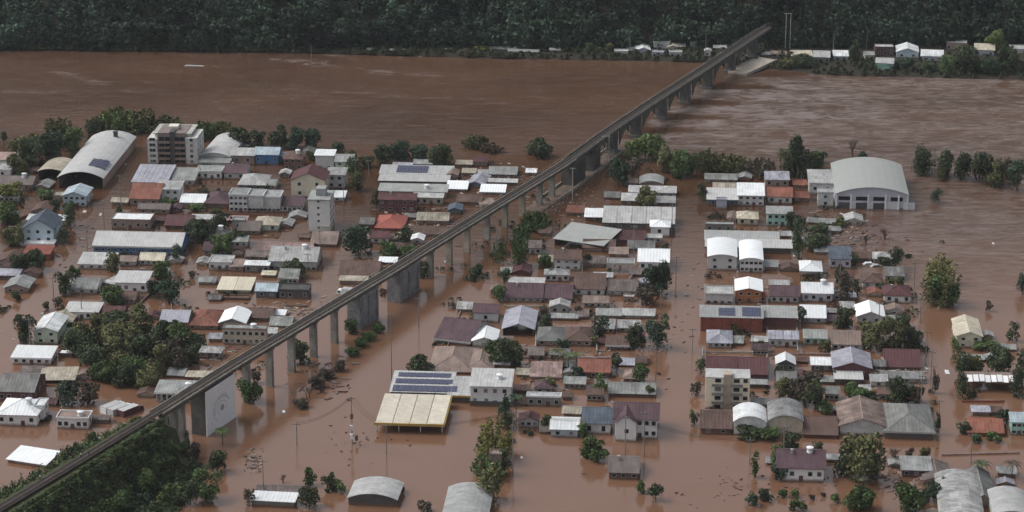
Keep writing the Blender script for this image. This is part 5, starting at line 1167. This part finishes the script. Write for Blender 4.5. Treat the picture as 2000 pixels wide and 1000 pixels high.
# the big grove beside the viaduct and the thickets on the embankment: trees that cannot be told apart
for k, (x, y, w, h) in enumerate([(150, 700, 56, 50), (200, 660, 60, 46), (235, 668, 62, 56), (275, 668, 60, 60), (315, 690, 60, 56), (355, 700, 62, 54), (180, 730, 56, 48), (225, 722, 62, 52), (268, 720, 66, 52), (310, 736, 60, 52), (345, 732, 52, 46), (200, 752, 58, 40), (245, 760, 62, 42), (290, 762, 60, 40), (372, 716, 40, 40), (160, 672, 44, 34), (332, 662, 44, 30), (225, 640, 44, 26), (178, 705, 60, 48), (250, 695, 66, 56), (300, 712, 60, 50), (215, 695, 56, 48), (330, 715, 56, 46), (262, 742, 56, 40), (385, 690, 36, 34)]):
    T(x, y, w*1.12, h*1.08, 'tree', 'dodobg'[k % 6] if k % 4 else 'd', 'leafy tree in the dense grove between white houses and viaduct', 'dense grove beside the viaduct')
for (x, y, w, h) in ((350, 848, 30, 34), (362, 874, 34, 36), (346, 822, 22, 24), (378, 900, 36, 34), (356, 905, 40, 44), (332, 838, 24, 30), (384, 932, 34, 34), (340, 868, 30, 40)):
    T(x, y, w, h, 'tree', rng.choice('dgbo'), 'leafy thicket plant crowding the railway embankment slope', 'thicket on the railway embankment')
EM = [(i, s_) for i in range(2, 34) for s_ in (-1, 1)]
for k in range(330):
    i = rng.randrange(0, max(2, i0-1)); p = path[i]; d = (path[i+1]-path[i]).normalized(); rt = Vector((d.y, -d.x, 0)).normalized()
    sd_ = -1 if k % 5 < 2 else 1; a = rng.uniform(5.0, 20) if sd_ < 0 else 3.4+(1.1+33*rng.random()**1.9)*(1-.62*i/max(1, i0))
    prof = [(0, 12.5), (3.4, 13), (9, 6), (18, .8), (44, 0)] if sd_ > 0 else [(0, 12), (3.4, 13), (8, 5), (15, .5), (34, 0)]
    z = max(0, interp(prof, a)-.3); wpt = p+rt*a*sd_
    if sd_ > 0 and k % 4: z = max(0, interp(prof, 3.4+(a-3.4)/(1-.62*i/max(1, i0)))-.3)
    qx, qy = to_px(wpt.x, wpt.y, z)
    if qx > 350: continue
    s = scale_at(qx, qy); w = rng.uniform(26, 52) if a > 11 else rng.uniform(17, 28); me_h = w*rng.uniform(.6, .95)
    if sd_ < 0: w = rng.uniform(26, 44); me_h = min(78, (12-z)*6.2+rng.uniform(0, 10)) if a < 15 else rng.uniform(35, 60)
    kd = 'feather' if k % 5 == 0 else 'bush' if k % 2 else 'tree'
    o = T(qx, qy, w, me_h, kd, 'gdlogbdt'[k % 8], 'leafy thicket plant crowding the railway embankment slope', 'thicket on the railway embankment', z0=z)
    o.location = (wpt.x, wpt.y, z)
name_trees()
for o in bpy.data.objects:
    if '_i' in o: del o['_i']
# forest on the hill beyond the river
r = np.random.RandomState(5); Vs = []; tmpl = []
for k in range(5):
    P, nr, rr = crown_arrays(170, 9, .5, 50+k, shape=['round', 'col', 'round', 'bush', 'cone'][k]); tmpl.append((P, nr))
cnt = 0; TN = []
def plant(x, y, W, Ht, n):
    global cnt
    P, nr = tmpl[r.randint(5)]; P = P[:n]; a = r.uniform(0, 6.28); ca, sa = math.cos(a), math.sin(a)
    Pr = np.stack([P[:, 0]*ca-P[:, 1]*sa, P[:, 0]*sa+P[:, 1]*ca, P[:, 2]], 1)*np.array([W/2, W/2, Ht])
    z = float(hill_z(np.array(x), np.array(y)))
    Vs.append(leaf_quads(Pr+np.array([x, y, z-.3]), nr[:n], r, .66 if n > 100 else 1.5)); TN.append(np.full(n*4, r.choice([.6, .75, .9, 1.0, 1.15, 1.45], p=[.12, .2, .25, .23, .14, .06]))); cnt += 1
for _ in range(3300):
    x = r.uniform(-265, 265); yf = float(np.interp(x, *zip(*foot_w))); y = yf+r.uniform(0, 1)**1.5*100-2
    W = r.uniform(4.5, 11); plant(x, y, W, W*r.uniform(.8, 1.35), 160)
for _ in range(1500):
    x = r.uniform(-520, 520); yf = float(np.interp(x, *zip(*foot_w))); y = yf+90+r.uniform(0, 1)*420
    W = r.uniform(9, 15); plant(x, y, W, W*r.uniform(.8, 1.2), 60)
V = np.concatenate(Vs); me = np_mesh('forest', V, np.arange(len(V)).reshape(-1, 4)); fm = leafmat((.034, .056, .036), .70, .035); me.materials.append(fm)
at_ = me.attributes.new('tone', 'FLOAT', 'POINT'); at_.data.foreach_set('value', np.concatenate(TN).astype(np.float32))
hvn = [q for q in fm.node_tree.nodes if q.type == 'HUE_SAT'][0]; lk = hvn.inputs['Value'].links[0].from_socket
ta = fm.node_tree.nodes.new('ShaderNodeAttribute'); ta.attribute_name = 'tone'; tmn = fm.node_tree.nodes.new('ShaderNodeMath'); tmn.operation = 'MULTIPLY'
fm.node_tree.links.new(lk, tmn.inputs[0]); fm.node_tree.links.new(ta.outputs['Fac'], tmn.inputs[1]); fm.node_tree.links.new(tmn.outputs[0], hvn.inputs['Value'])
link('forest', me, kind='stuff')
# strip of scrub along the far shore
Vs = []
for _ in range(900):
    qx = r.uniform(-20, 2020); ys_ = interp(SH, qx); yf_ = min(interp(FT, qx), ys_-3); p = at(qx, ys_-1-(ys_-yf_)*r.uniform(0, 1)**1.6); z = .2
    P, nr = tmpl[3]; W = r.uniform(1.6, 5.0); Vs.append(leaf_quads(P[:60]*np.array([W/2, W/2, W*.55])+np.array([p.x, p.y, z]), nr[:60], r, .4))
V = np.concatenate(Vs); me = np_mesh('shore_undergrowth', V, np.arange(len(V)).reshape(-1, 4)); me.materials.append(leafmat((.055, .065, .035), .6)); link('shore_undergrowth', me, kind='stuff')
# ground cover on the embankment
Vs = []; r = np.random.RandomState(9)
for _ in range(5200):
    i = r.randint(0, i0); p = path[i].lerp(path[i+1], r.rand()); d = (path[i+1]-path[i]).normalized(); rt = Vector((d.y, -d.x, 0)).normalized()
    sd_ = -1 if r.rand() < .4 else 1; a = r.uniform(3.3, 16) if sd_ < 0 else 3.3+34*r.rand()**2
    prof = [(0, 13), (3.4, 13), (9, 6), (18, .8), (30, .3), (44, -2)] if sd_ > 0 else [(0, 13), (3.4, 13), (8, 5), (15, .5), (34, -2)]
    z = interp(prof, a)
    if sd_ > 0: a = 3.4+(a-3.4)*(1-.62*i/max(1, i0))
    if i > i0-2: continue
    q = p+rt*a*sd_
    P, nr = tmpl[3]; W = r.uniform(1.6, 3.6); Vs.append(leaf_quads(P[:50]*np.array([W/2, W/2, W*.4])+np.array([q.x, q.y, z-.1]), nr[:50], r, .26))
V = np.concatenate(Vs); me = np_mesh('embankment_undergrowth', V, np.arange(len(V)).reshape(-1, 4)); me.materials.append(leafmat((.072, .094, .040), .6)); link('embankment_undergrowth', me, kind='stuff')

# half drowned scrub and hedge tops in the gardens of every block
r = np.random.RandomState(21)
def in_street(x, y):
    s1 = 230-.655*(y-350); s2 = 720-.45*(y-350); s3 = 1345-.025*(y-450); s4 = 1835+.2*(y-640)
    k = .5+y/1000
    return abs(x-s1) < 34*k or abs(x-s2) < 34*k or abs(x-s3) < 40*k or abs(x-s4) < 26*k or (y > 868 and x < 1440) or (x > 1860 and y < 660) or (x > 1700 and y < 470)
Vs = {0: [], 1: [], 2: []}
for _ in range(230):
    cx_, cy_ = r.uniform(-10, 2010), 315+r.uniform(0, 1)**.8*560
    kk = r.choice(3, p=[.5, .25, .25])
    for _ in range(r.randint(3, 12)):
        x, y = cx_+r.normal()*11, cy_+r.normal()*4
        if in_street(x, y): continue
        dk = interp(DECK, x) if x < 1240 else 0
        if -120 < y-dk-10 < -8 and x < 1180: continue
        if x > 540 and x < 1000 and y > 640+(700-x)*.3 and not (x > 840 and y < 690): continue
        if x > 440 and y > dk+150-(x-440)*.1 and x < 840: continue
        p = at(x, y); n_ = r.randint(18, 50); P, nr = tmpl[3]; P = P[:n_]; W = r.uniform(1.4, 3.6)
        Vs[kk].append(leaf_quads(P*np.array([W/2, W/2, W*.45])+np.array([p.x, p.y, -.05]), nr[:n_], r, .27))
for k, c in enumerate(((.045, .055, .034), (.085, .088, .05), (.09, .066, .05))):
    V = np.concatenate(Vs[k]); me = np_mesh('drowned_undergrowth', V, np.arange(len(V)).reshape(-1, 4)); me.materials.append(leafmat(c, .5)); link('drowned_undergrowth', me, kind='stuff')
# ---------------------------------------------------------------- poles, lamps, wires
steel = mat((.42, .42, .40), 'plain', .6, .2); wood = mat((.10, .085, .07), 'plain', .9, .3); pcon = mat((.26, .25, .235), 'plain', .9, .3)
def utility_pole(x, y, h, label, cross=True, m_=None):
    s = scale_at(x, y); p = at(x, y); hh = h/(s*cT); m_ = m_ or pcon
    o = thing('utility_pole', label, 'pole', p, GRID+R(rng.uniform(-10, 10)))
    link('shaft', MB().tube((0, 0, -1.5), (0, 0, hh), .17, 7, .11).mesh('shaft', m_), o)
    if cross:
        link('crossarm', MB().box(-1.1, 1.1, -.22, -.12, hh-.6, hh-.42).mesh('crossarm', m_), o)
        for q in (-1, 0, 1): link('insulator', MB().tube((q*.95, -.17, hh-.42), (q*.95, -.17, hh-.15), .07, 5).mesh('insulator', steel), o)
    return p+Vector((0, 0, hh-.3))
def wires(a, b_, label, n=3, sag=1.6):
    m_ = mat((.03, .03, .03), 'plain', .8, 0); b = MB()
    side = (b_-a).cross(Vector((0, 0, 1))).normalized()
    for k in range(n):
        off = side*(k-(n-1)/2)*.9; prev = a+off
        for j in range(1, 11):
            t = j/10; q = a.lerp(b_, t)+off-Vector((0, 0, sag*4*t*(1-t))); b.tube(prev, q, .035, 3); prev = q
    o = link('power_line', b.mesh('power_line', m_)); o['label'] = label; o['category'] = 'power line'
tops = {}
for k, (x, y, h, lab) in enumerate([(688, 868, 96, 'tall utility pole with boxes alone in wide flooded road'), (765, 740, 130, 'very tall thin pole between gas station and viaduct'), (818, 640, 60, 'utility pole on flooded road below the block pier'),
    (755, 886, 60, 'thin pole before the gas station canopy'), (580, 870, 46, 'low thin pole in water near painted pier wall'), (515, 965, 70, 'thin pole beside floating debris heap'), (1002, 930, 130, 'pole beside feathery yellow green trees'),
    (1221, 900, 90, 'pole before the big plum roofed white house'), (1258, 892, 90, 'pole beside the big plum roofed white house corner'), (1464, 905, 50, 'pole before hedge and arched facade building'), (945, 720, 50, 'short pole by brown hip roofed houses'),
    (1500, 740, 60, 'pole between maroon long roof and white capped house'), (1640, 560, 60, 'pole by the bushes near slate blue roofed house'), (1818, 740, 56, 'pole at east lane below dark tree pair'), (1798, 800, 70, 'pole at east lane beside the market corner'), (1896, 905, 60, 'pole in lower east flooded lane'),
    (1238, 500, 60, 'pole before pavilion house near the straight street'), (1312, 460, 60, 'pole at ribbed warehouse street corner'), (1138, 428, 34, 'pole before ribbed warehouse bay'), (85, 404, 26, 'short pole near yellow green tree lot'), (237, 414, 40, 'pole at leaning street top corner'), (160, 620, 60, 'pole before long white house'),
    (720, 352, 40, 'pale pole at flooded street end by river'), (60, 690, 70, 'pole at west street edge'), (1420, 128, 40, 'far bank pole under viaduct'), (1378, 112, 46, 'far bank pole beside the tiny white shed'), (342, 100, 44, 'white mast at the far forest shore'), (608, 110, 22, 'short white mast in far water'),
    (1627, 112, 46, 'far bank pole behind the white hipped house'), (1692, 100, 44, 'far bank pole past dark conifer'), (1230, 108, 40, 'far bank pole behind boxy house'), (1810, 90, 30, 'far bank pole among hillside trees'), (1716, 640, 50, 'pole before the white gabled roof twin trees'), (1530, 900, 70, 'pole above the plum roofed white house'), (1352, 690, 50, 'pole on straight street beside brick warehouse'), (1320, 560, 60, 'pole in straight street by big tree')]):
    tops[k] = utility_pole(x, y, h, lab, cross=y > 130)
# pole boxes on the road pole
o = [q for q in bpy.data.objects if q.get('label') == 'tall utility pole with boxes alone in wide flooded road'][0]
for x_, z_, c_ in ((-.1, 4.2, 'W'), (-.1, 1.6, 'W'), (1.2, 1.2, 'k'), (0, 7.6, 'B')): link('equipment_box', MB().box(-.4, .4, -.35, .35, 0, 1.4).mesh('equipment_box', mat(COL[c_], 'plain', .7, .1)), o, (x_, 0, z_))
wires(tops[0], tops[3], 'power line from the boxed pole to gas station pole'); wires(tops[4], tops[0], 'power line between painted wall pole and boxed pole'); wires(tops[3], tops[6], 'power line passing before the gas station canopy')
wires(tops[6], tops[7], 'power line across the water to plum roofed house'); wires(tops[7], tops[9], 'power line over the straight street mouth')
street_poles = []
for fx, side_, y0, y1, st_ in ((lambda y: 1345-.025*(y-450), -46, 430, 860, 62), (lambda y: 230-.655*(y-350), 30, 330, 640, 52), (lambda y: 720-.45*(y-350), -30, 350, 560, 48), (lambda y: 1835+.2*(y-640), -32, 560, 860, 70)):
    prev = None; y = y0
    while y < y1:
        x = fx(y)+side_*(.5+y/1000); y_ = y; y += st_
        if x < 5 or any(a-3 < x < b_+3 and c < y_ < d for a, b_, c, d, _ in BLD): prev = None; continue
        if x < 1240 and abs(y_-interp(DECK, x)) < 40: continue
        ref = min(((abs((a+b_)/2-x)+abs(d-y_)*1.5, r_) for (a, b_, c, d, r_) in BLD if len(r_.split()) <= 10))[1]; lab = 'street utility pole close to the '+ref
        if lab in LABELS: continue
        tp = utility_pole(x, y_, 46*(.5+y_/1000), lab)
        if prev is not None: wires(prev[0], tp, 'power line above the flooded street from the '+prev[1]) if len(prev[1].split()) < 8 else None
        prev = (tp, ref)
def lamp_mast(x, y, h, label, twin=False):
    s = scale_at(x, y); p = at(x, y); hh = h/(s*cT)
    o = thing('lamp_mast', label, 'lamp mast', p, 0)
    xs = (-1.0, 1.0) if twin else (0,)
    for q in xs: link('shaft', MB().tube((q, 0, -1), (q, 0, hh), .20, 7, .14).mesh('shaft', steel), o)
    if twin: link('crossarm', MB().box(-1.9, 1.4, -.1, .1, hh-.3, hh-.05).mesh('crossarm', steel), o)
    else: link('lamp_arm', MB().box(-1.0, 1.0, -.1, .1, hh, hh+.2).mesh('lamp_arm', steel), o)
lamp_mast(1184, 318, 52, 'twin pale posts with crossbar beside the viaduct at river', True)
lamp_mast(1118, 392, 62, 'pale T topped lamp post beside the viaduct')
lamp_mast(1538, 98, 70, 'tall twin pale masts at the far viaduct end', True)
# ---------------------------------------------------------------- broken road slab and drowned road by the river
o = thing('broken_bridge_slab', 'broken pale road slab sloping into the far water', 'bridge', at(1470, 130), 0)
a, b__ = at(1440, 142, .8), at(1500, 114, 2.0); d = (b__-a).normalized(); rt = Vector((d.y, -d.x, 0)).normalized()
def slab(parent, a, b_, w, t, m_, name):
    b = MB(); i = 0; c = [a-rt*w, a+rt*w, b_+rt*w, b_-rt*w]; O = parent.location
    b.v = [tuple(q-O) for q in c]+[tuple(q-O-Vector((0, 0, t))) for q in c]; b.f = [(0, 1, 2, 3), (4, 7, 6, 5), (0, 4, 5, 1), (1, 5, 6, 2), (2, 6, 7, 3), (3, 7, 4, 0)]; b.mi = [0]*6
    link(name, b.mesh(name, m_), parent)
slab(o, a, b__, 4.6, .9, mat((.42, .38, .32), 'plain', .9, .3), 'road_slab')
slab(o, a+rt*4.5+Vector((0, 0, .35)), b__+rt*4.5+Vector((0, 0, .35)), .3, .34, mat((.30, .29, .26), 'plain', .9, .4), 'kerb')
slab(o, a-rt*4.5+Vector((0, 0, .35)), b__-rt*4.5+Vector((0, 0, .35)), .3, .34, mat((.30, .29, .26), 'plain', .9, .4), 'kerb')
rd = [at(1040, 412, .15), at(1100, 372, .25), at(1150, 334, .3), at(1200, 296, .25), at(1225, 272, .1)]
rdp = []
for a, b__ in zip(rd, rd[1:]): rdp += [a.lerp(b__, t/4) for t in range(4)]
rdp.append(rd[-1])
link('submerged_road', sweep(rect(-3.4, 3.4, -.6, .08), rdp).mesh('submerged_road', mat((.17, .125, .10), 'plain', .9, .6)), kind='structure')
for sd_, nm in ((-1, 'pale broken guard wall of drowned road toward viaduct'), (1, 'pale broken guard wall of drowned road toward town')):
    o = link('guard_wall', sweep(rect(sd_*3.5-.25, sd_*3.5+.25, -.6, .9), rdp[2:-2]).mesh('guard_wall', mat((.34, .31, .27), 'plain', .9, .6))); o['label'] = nm; o['category'] = 'wall'
# ---------------------------------------------------------------- garden walls
for k, (x0, y0, x1, y1, h, c, lab) in enumerate([(1240, 534, 1222, 560, 6, 'w', 'pale yard wall beside carport house'), (1372, 645, 1558, 640, 5, 'T', 'terracotta wall strip before the brick warehouse'), (1372, 700, 1372, 684, 5, 'w', 'short pale gate wall by blue grey hip roof'),
    (1380, 690, 1494, 690, 4, 'b', 'sandy yard wall behind maroon long roofs'), (1000, 700, 1190, 702, 4, 'K', 'rosy yard wall crossing the courtyard'), (1046, 636, 1046, 690, 5, 'w', 'pale wall between lilac shop and brown houses'), (1106, 640, 1108, 690, 5, 'w', 'pale wall between two hip roofed houses'),
    (1164, 632, 1166, 690, 5, 'w', 'pale wall behind small brown house'), (1498, 640, 1498, 740, 5, 'w', 'long pale wall beside lilac seamed roof'), (1556, 640, 1558, 690, 5, 'w', 'pale wall by turquoise house'), (1500, 694, 1630, 694, 4, 'K', 'rosy wall before white capped roofs'),
    (1190, 570, 1240, 572, 4, 'w', 'whitish low wall behind box kiosk'), (985, 600, 1110, 600, 4, 'C', 'cream low wall before plum roofed twins'), (905, 596, 870, 690, 4, 'K', 'rosy wall along skewed plum roofed house'), (200, 590, 196, 572, 5, 'w', 'pale stub wall near porch house'),
    (268, 600, 300, 570, 5, 'K', 'pinkish wall between green trees and porch house'), (330, 560, 340, 640, 4, 'K', 'pinkish wall at square edge'), (10, 440, 60, 420, 4, 'T', 'rusty wall by white roofed wing'), (1880, 786, 1960, 786, 4, 'T', 'rusty low wall before market stall'), (1840, 890, 1990, 886, 3, 'K', 'rosy kerb wall across lower east lane'),
    (1110, 700, 1190, 700, 3, 'w', 'pale wall behind terracotta roofed house'), (1250, 625, 1300, 560, 3, 'T', 'rusty wall beside the big street tree'), (640, 470, 652, 440, 4, 'b', 'sandy wall beside tower block street'), (440, 420, 540, 424, 4, 'T', 'terracotta wall behind pale hipped roof house'), (560, 600, 600, 600, 4, 'n', 'earthy wall before dark frame building')]):
    a, b__ = at(x0, y0), at(x1, y1); s = scale_at(x0, y0); d = b__-a; ln = d.length
    o = link('garden_wall', MB().box(0, ln, -.1, .1, -1, h/(s*cT)).box(-.16, .16, -.16, .16, -1, h/(s*cT)+.25).box(ln-.16, ln+.16, -.16, .16, -1, h/(s*cT)+.25).mesh('garden_wall', mat(COL[c], 'plain', .9, .5)), None, a, (0, 0, math.atan2(d.y, d.x)))
    o['label'] = lab; o['category'] = 'wall'
# ---------------------------------------------------------------- vehicles
def truck(x, y, rot, body, label, ln=7.0, cab='W', bus=False):
    p = at(x, y); o = thing('bus' if bus else 'box_truck', label, 'bus' if bus else 'truck', p, R(rot)); z = -.9
    link('cargo_body', MB().box(-1.2, 1.2, -ln/2, ln/2-1.9, z+.2, 1.9).mesh('cargo_body', mat(COL[body], 'plain', .5, .15)), o)
    link('cab', MB().ext([(ln/2-1.85, z), (ln/2, z), (ln/2, .6), (ln/2-.4, 1.35), (ln/2-1.85, 1.4)], 'x', -1.1, 1.1).mesh('cab', mat(COL[cab], 'plain', .4, .1)), o)
    link('windscreen', MB().box(-.95, .95, ln/2-.22, ln/2-.16, .55, 1.1).mesh('windscreen', glass()), o)
    for sx in (-1, 1):
        link('side_window', MB().box(-.02, .02, -.4, .4, 0, .6).mesh('side_window', glass()), o, (sx*1.12, ln/2-1.0, .55))
        for yy in (-ln/2+1.2, ln/2-1.0): link('wheel', MB().tube((-.15, 0, 0), (.15, 0, 0), .5, 12).mesh('wheel', mat((.02, .02, .02), 'plain', .9, .1)), o, (sx*1.1, yy, z))
    link('roof_edge', MB().box(-1.25, 1.25, -ln/2-.03, ln/2-1.87, 1.9, 1.98).mesh('roof_edge', mat(COL['w'], 'plain', .5, .1)), o)
truck(222, 800, -38, 'W', 'half drowned white truck beside two darker trucks', 8); truck(236, 804, -38, 'w', 'half drowned grey truck between white and maroon trucks', 8); truck(256, 806, -38, 'M', 'half drowned maroon truck nearest the viaduct', 8, 'M')
truck(676, 574, 70, 'W', 'white truck stranded in flooded street under viaduct', 6)
def car(x, y, rot, c, label):
    p = at(x, y); o = thing('car', label, 'car', p, R(rot)); z = -.75
    link('body', MB().ext([(-2.1, z), (2.1, z), (2.15, -.05), (1.2, .15), (.6, .62), (-1.2, .65), (-1.9, .15), (-2.15, .05)], 'y', -.85, .85).mesh('body', mat(COL[c], 'plain', .35, .1)), o)
    link('window_band', MB().ext([(1.05, .18), (.58, .55), (-1.15, .58), (-1.7, .18)], 'y', -.865, .865).mesh('window_band', glass()), o)
    for a in (-1.3, 1.3):
        for b_ in (-.8, .8): link('wheel', MB().tube((0, -.1, 0), (0, .1, 0), .32, 10).mesh('wheel', mat((.02, .02, .02), 'plain', .9, .1)), o, (a, b_, z+.1))
car(1698, 516, 4, 'W', 'white car on raised ground by the upright shrub'); car(1712, 520, 10, 'G', 'grey car next to the white car by shrub')
# ---------------------------------------------------------------- floating things
def floater(x, y, w, h, c, label, rot=0, name='floating_board'):
    s = scale_at(x, y); p = at(x, y); W = w/s; D = max(.8, h/(s*.4))
    o = link(name, MB().ext([(-W/2, -.2), (W/2, -.25), (W/2*.9, .22), (-W/2*.8, .3)], 'y', -D/2, D/2).mesh(name, mat(COL[c], 'plain', .7, .2)), None, p, (R(3), R(2), R(rot)))
    o['label'] = label; o['category'] = 'debris'
for a in [(554, 805, 6, 4, 'W', 'small white float on brown water below viaduct piers'), (1019, 895, 5, 4, 'W', 'small white float in open water near feathery trees'), (874, 512, 12, 3, 'W', 'white plank caught at viaduct pier'), (1850, 728, 8, 8, 'W', 'white container drifting in the east lane'),
          (1553, 500, 8, 3, 'W', 'white float beside the tall upright tree'), (1010, 640, 5, 3, 'w', 'pale float near lilac shop'), (1140, 925, 7, 3, 'B', 'brown log end near round green tree'), (1940, 476, 4, 3, 'W', 'white speck float on wavy river water'), (1806, 420, 10, 5, 'B', 'dark branch heap drifting in wavy water'),
          (165, 414, 8, 5, 'C', 'cream crate afloat in leaning street'), (196, 420, 5, 6, 'C', 'small cream box afloat at street corner'), (380, 129, 40, 2, 'w', 'long pale timber drifting on the wide river')]: floater(*a[:5], a[5])
rr = random.Random(3)
def debris(cx, cy, w, h, n, cols, name='floating_debris', smin=.3, smax=1.3):
    bs = MB(); cs = list(dict.fromkeys(cols))
    for k in range(n):
        x, y = cx+rr.gauss(0, .33)*w, cy+rr.gauss(0, .33)*h; p = at(x, y); a = rr.uniform(0, 3.14); l, t = rr.uniform(smin, smax), rr.uniform(.1, .4); ca, sa = math.cos(a)*l, math.sin(a)*l
        i = len(bs.v); z = rr.uniform(.03, .35)
        for zz in (-.1, z):
            for u_, v_ in ((-1, -1), (1, -1), (1, 1), (-1, 1)): bs.v.append((p.x+u_*ca-v_*sa*t, p.y+u_*sa+v_*ca*t, zz))
        bs.f += [(i+4, i+5, i+6, i+7), (i, i+1, i+5, i+4), (i+1, i+2, i+6, i+5), (i+2, i+3, i+7, i+6), (i+3, i, i+4, i+7)]; bs.mi += [cs.index(cols[k % len(cols)])]*5
    link(name, bs.mesh(name, *[mat(COL[c], 'plain', .9, .3) for c in cs]), kind='stuff')
debris(495, 905, 26, 36, 60, 'GZBkn', smax=.6); debris(1110, 392, 150, 60, 220, 'nBZBZ', smin=.2, smax=1.0); debris(1590, 450, 130, 50, 130, 'GBZnw'); debris(560, 610, 120, 40, 120, 'nBZb'); debris(1740, 730, 110, 40, 200, 'wGZnb')
debris(1690, 470, 160, 60, 140, 'BZn', smax=.9); debris(950, 345, 130, 50, 160, 'GwDZn'); debris(1770, 925, 130, 60, 120, 'KnZB'); debris(640, 745, 90, 60, 90, 'BZ'); debris(1110, 715, 160, 60, 160, 'BZn'); debris(1640, 440, 90, 40, 60, 'ZBn')
debris(690, 860, 140, 60, 30, 'BZ', smax=.6); debris(1500, 955, 300, 60, 90, 'BZ', smax=.6); debris(430, 700, 60, 60, 60, 'GZB'); debris(100, 640, 120, 60, 90, 'GwZ'); debris(1450, 620, 260, 260, 260, 'BZnG', smax=.8); debris(1150, 640, 260, 220, 260, 'BZnG', smax=.8); debris(300, 460, 420, 150, 320, 'BZnG', smax=.8)
debris(800, 440, 130, 60, 160, 'BZnb'); debris(1250, 108, 120, 10, 120, 'wGZn'); debris(960, 106, 260, 6, 220, 'GwZn'); debris(1700, 130, 300, 14, 120, 'GwZ')
# ---------------------------------------------------------------- people on the track
def person(px, side, shirt, label):
    p, d = on_path(px); rt = Vector((d.y, -d.x, 0)).normalized(); loc = p+rt*side+Vector((0, 0, .12))
    J = [(0, 0, .92), (0, 0, 1.15), (0, .01, 1.40), (0, .01, 1.52), (0, .02, 1.66), (.10, 0, .88), (.12, .08, .48), (.12, .14, .05), (-.10, 0, .88), (-.12, -.06, .48), (-.12, -.16, .06), (.19, 0, 1.38), (.24, .03, 1.10), (.22, .12, .85), (-.19, 0, 1.38), (-.24, -.03, 1.10), (-.22, -.10, .85)]
    E = [(0, 1), (1, 2), (2, 3), (3, 4), (0, 5), (5, 6), (6, 7), (0, 8), (8, 9), (9, 10), (2, 11), (11, 12), (12, 13), (2, 14), (14, 15), (15, 16)]
    Rr = [.15, .14, .17, .06, .11, .10, .07, .055, .10, .07, .055, .07, .05, .04, .07, .05, .04]
    if 'person' not in MATS:
        me = bpy.data.meshes.new('person_skeleton'); me.from_pydata(J, E, []); o = bpy.data.objects.new('tmp', me); C.objects.link(o)
        md = o.modifiers.new('s', 'SKIN')
        sv_ = me.skin_vertices[0].data
        for v_, r_ in zip(sv_, Rr): v_.radius = (r_, r_)
        sv_[0].use_root = True; o.modifiers.new('b', 'SUBSURF').levels = 1
        dg = bpy.context.evaluated_depsgraph_get(); MATS['person'] = bpy.data.meshes.new_from_object(o.evaluated_get(dg)); bpy.data.objects.remove(o)
    me = MATS['person'].copy(); me.materials.clear()
    for c in ((.25, .14, .10), shirt, (.04, .045, .06), (.02, .015, .012)): me.materials.append(mat(c, 'plain', .9, .1))
    for f in me.polygons:
        z = sum(me.vertices[i].co.z for i in f.vertices)/len(f.vertices); ax = abs(sum(me.vertices[i].co.x for i in f.vertices)/len(f.vertices))
        f.material_index = 3 if z > 1.70 else 0 if z > 1.47 or (z < 1.05 and ax > .19 and z > .75) else 1 if z > .95 else 2
    o = link('person', me, None, loc, (0, 0, math.atan2(d.y, d.x)-1.57)); o['label'] = label; o['category'] = 'person'; o['group'] = 'people walking on the railway track'
person(150, -1.0, (.03, .03, .03), 'person in dark shirt walking on track, rearmost of three'); person(157, .2, (.5, .5, .48), 'person in pale shirt walking on track between two others'); person(166, 1.3, (.10, .05, .05), 'person in dark reddish shirt ahead of two walkers on track')
person(83, -.6, (.45, .45, .42), 'person in light shirt alone on the lower track'); person(205, -1.6, (.6, .6, .58), 'person in white shirt at the embankment track edge')
person(252, -1.4, (.5, .52, .5), 'person in white top near the viaduct start'); person(240, -1.5, (.2, .2, .25), 'person in grey top near the viaduct start')

# ---------------------------------------------------------------- thin damp air over the valley
hm = bpy.data.materials.new('valley_air'); hm.use_nodes = True; nt = hm.node_tree; nt.nodes.clear()
ou = nt.nodes.new('ShaderNodeOutputMaterial'); pv = nt.nodes.new('ShaderNodeVolumePrincipled')
pv.inputs['Color'].default_value = (.86, .92, 1.0, 1); pv.inputs['Density'].default_value = 0.00004; pv.inputs['Anisotropy'].default_value = 0.2
nt.links.new(pv.outputs[0], ou.inputs['Volume'])
link('haze', MB().box(-3200, 3200, -900, 2600, -6, 700).mesh('haze', hm), kind='stuff')
SC.cycles.volume_bounces = 0; SC.cycles.volume_max_steps = 16
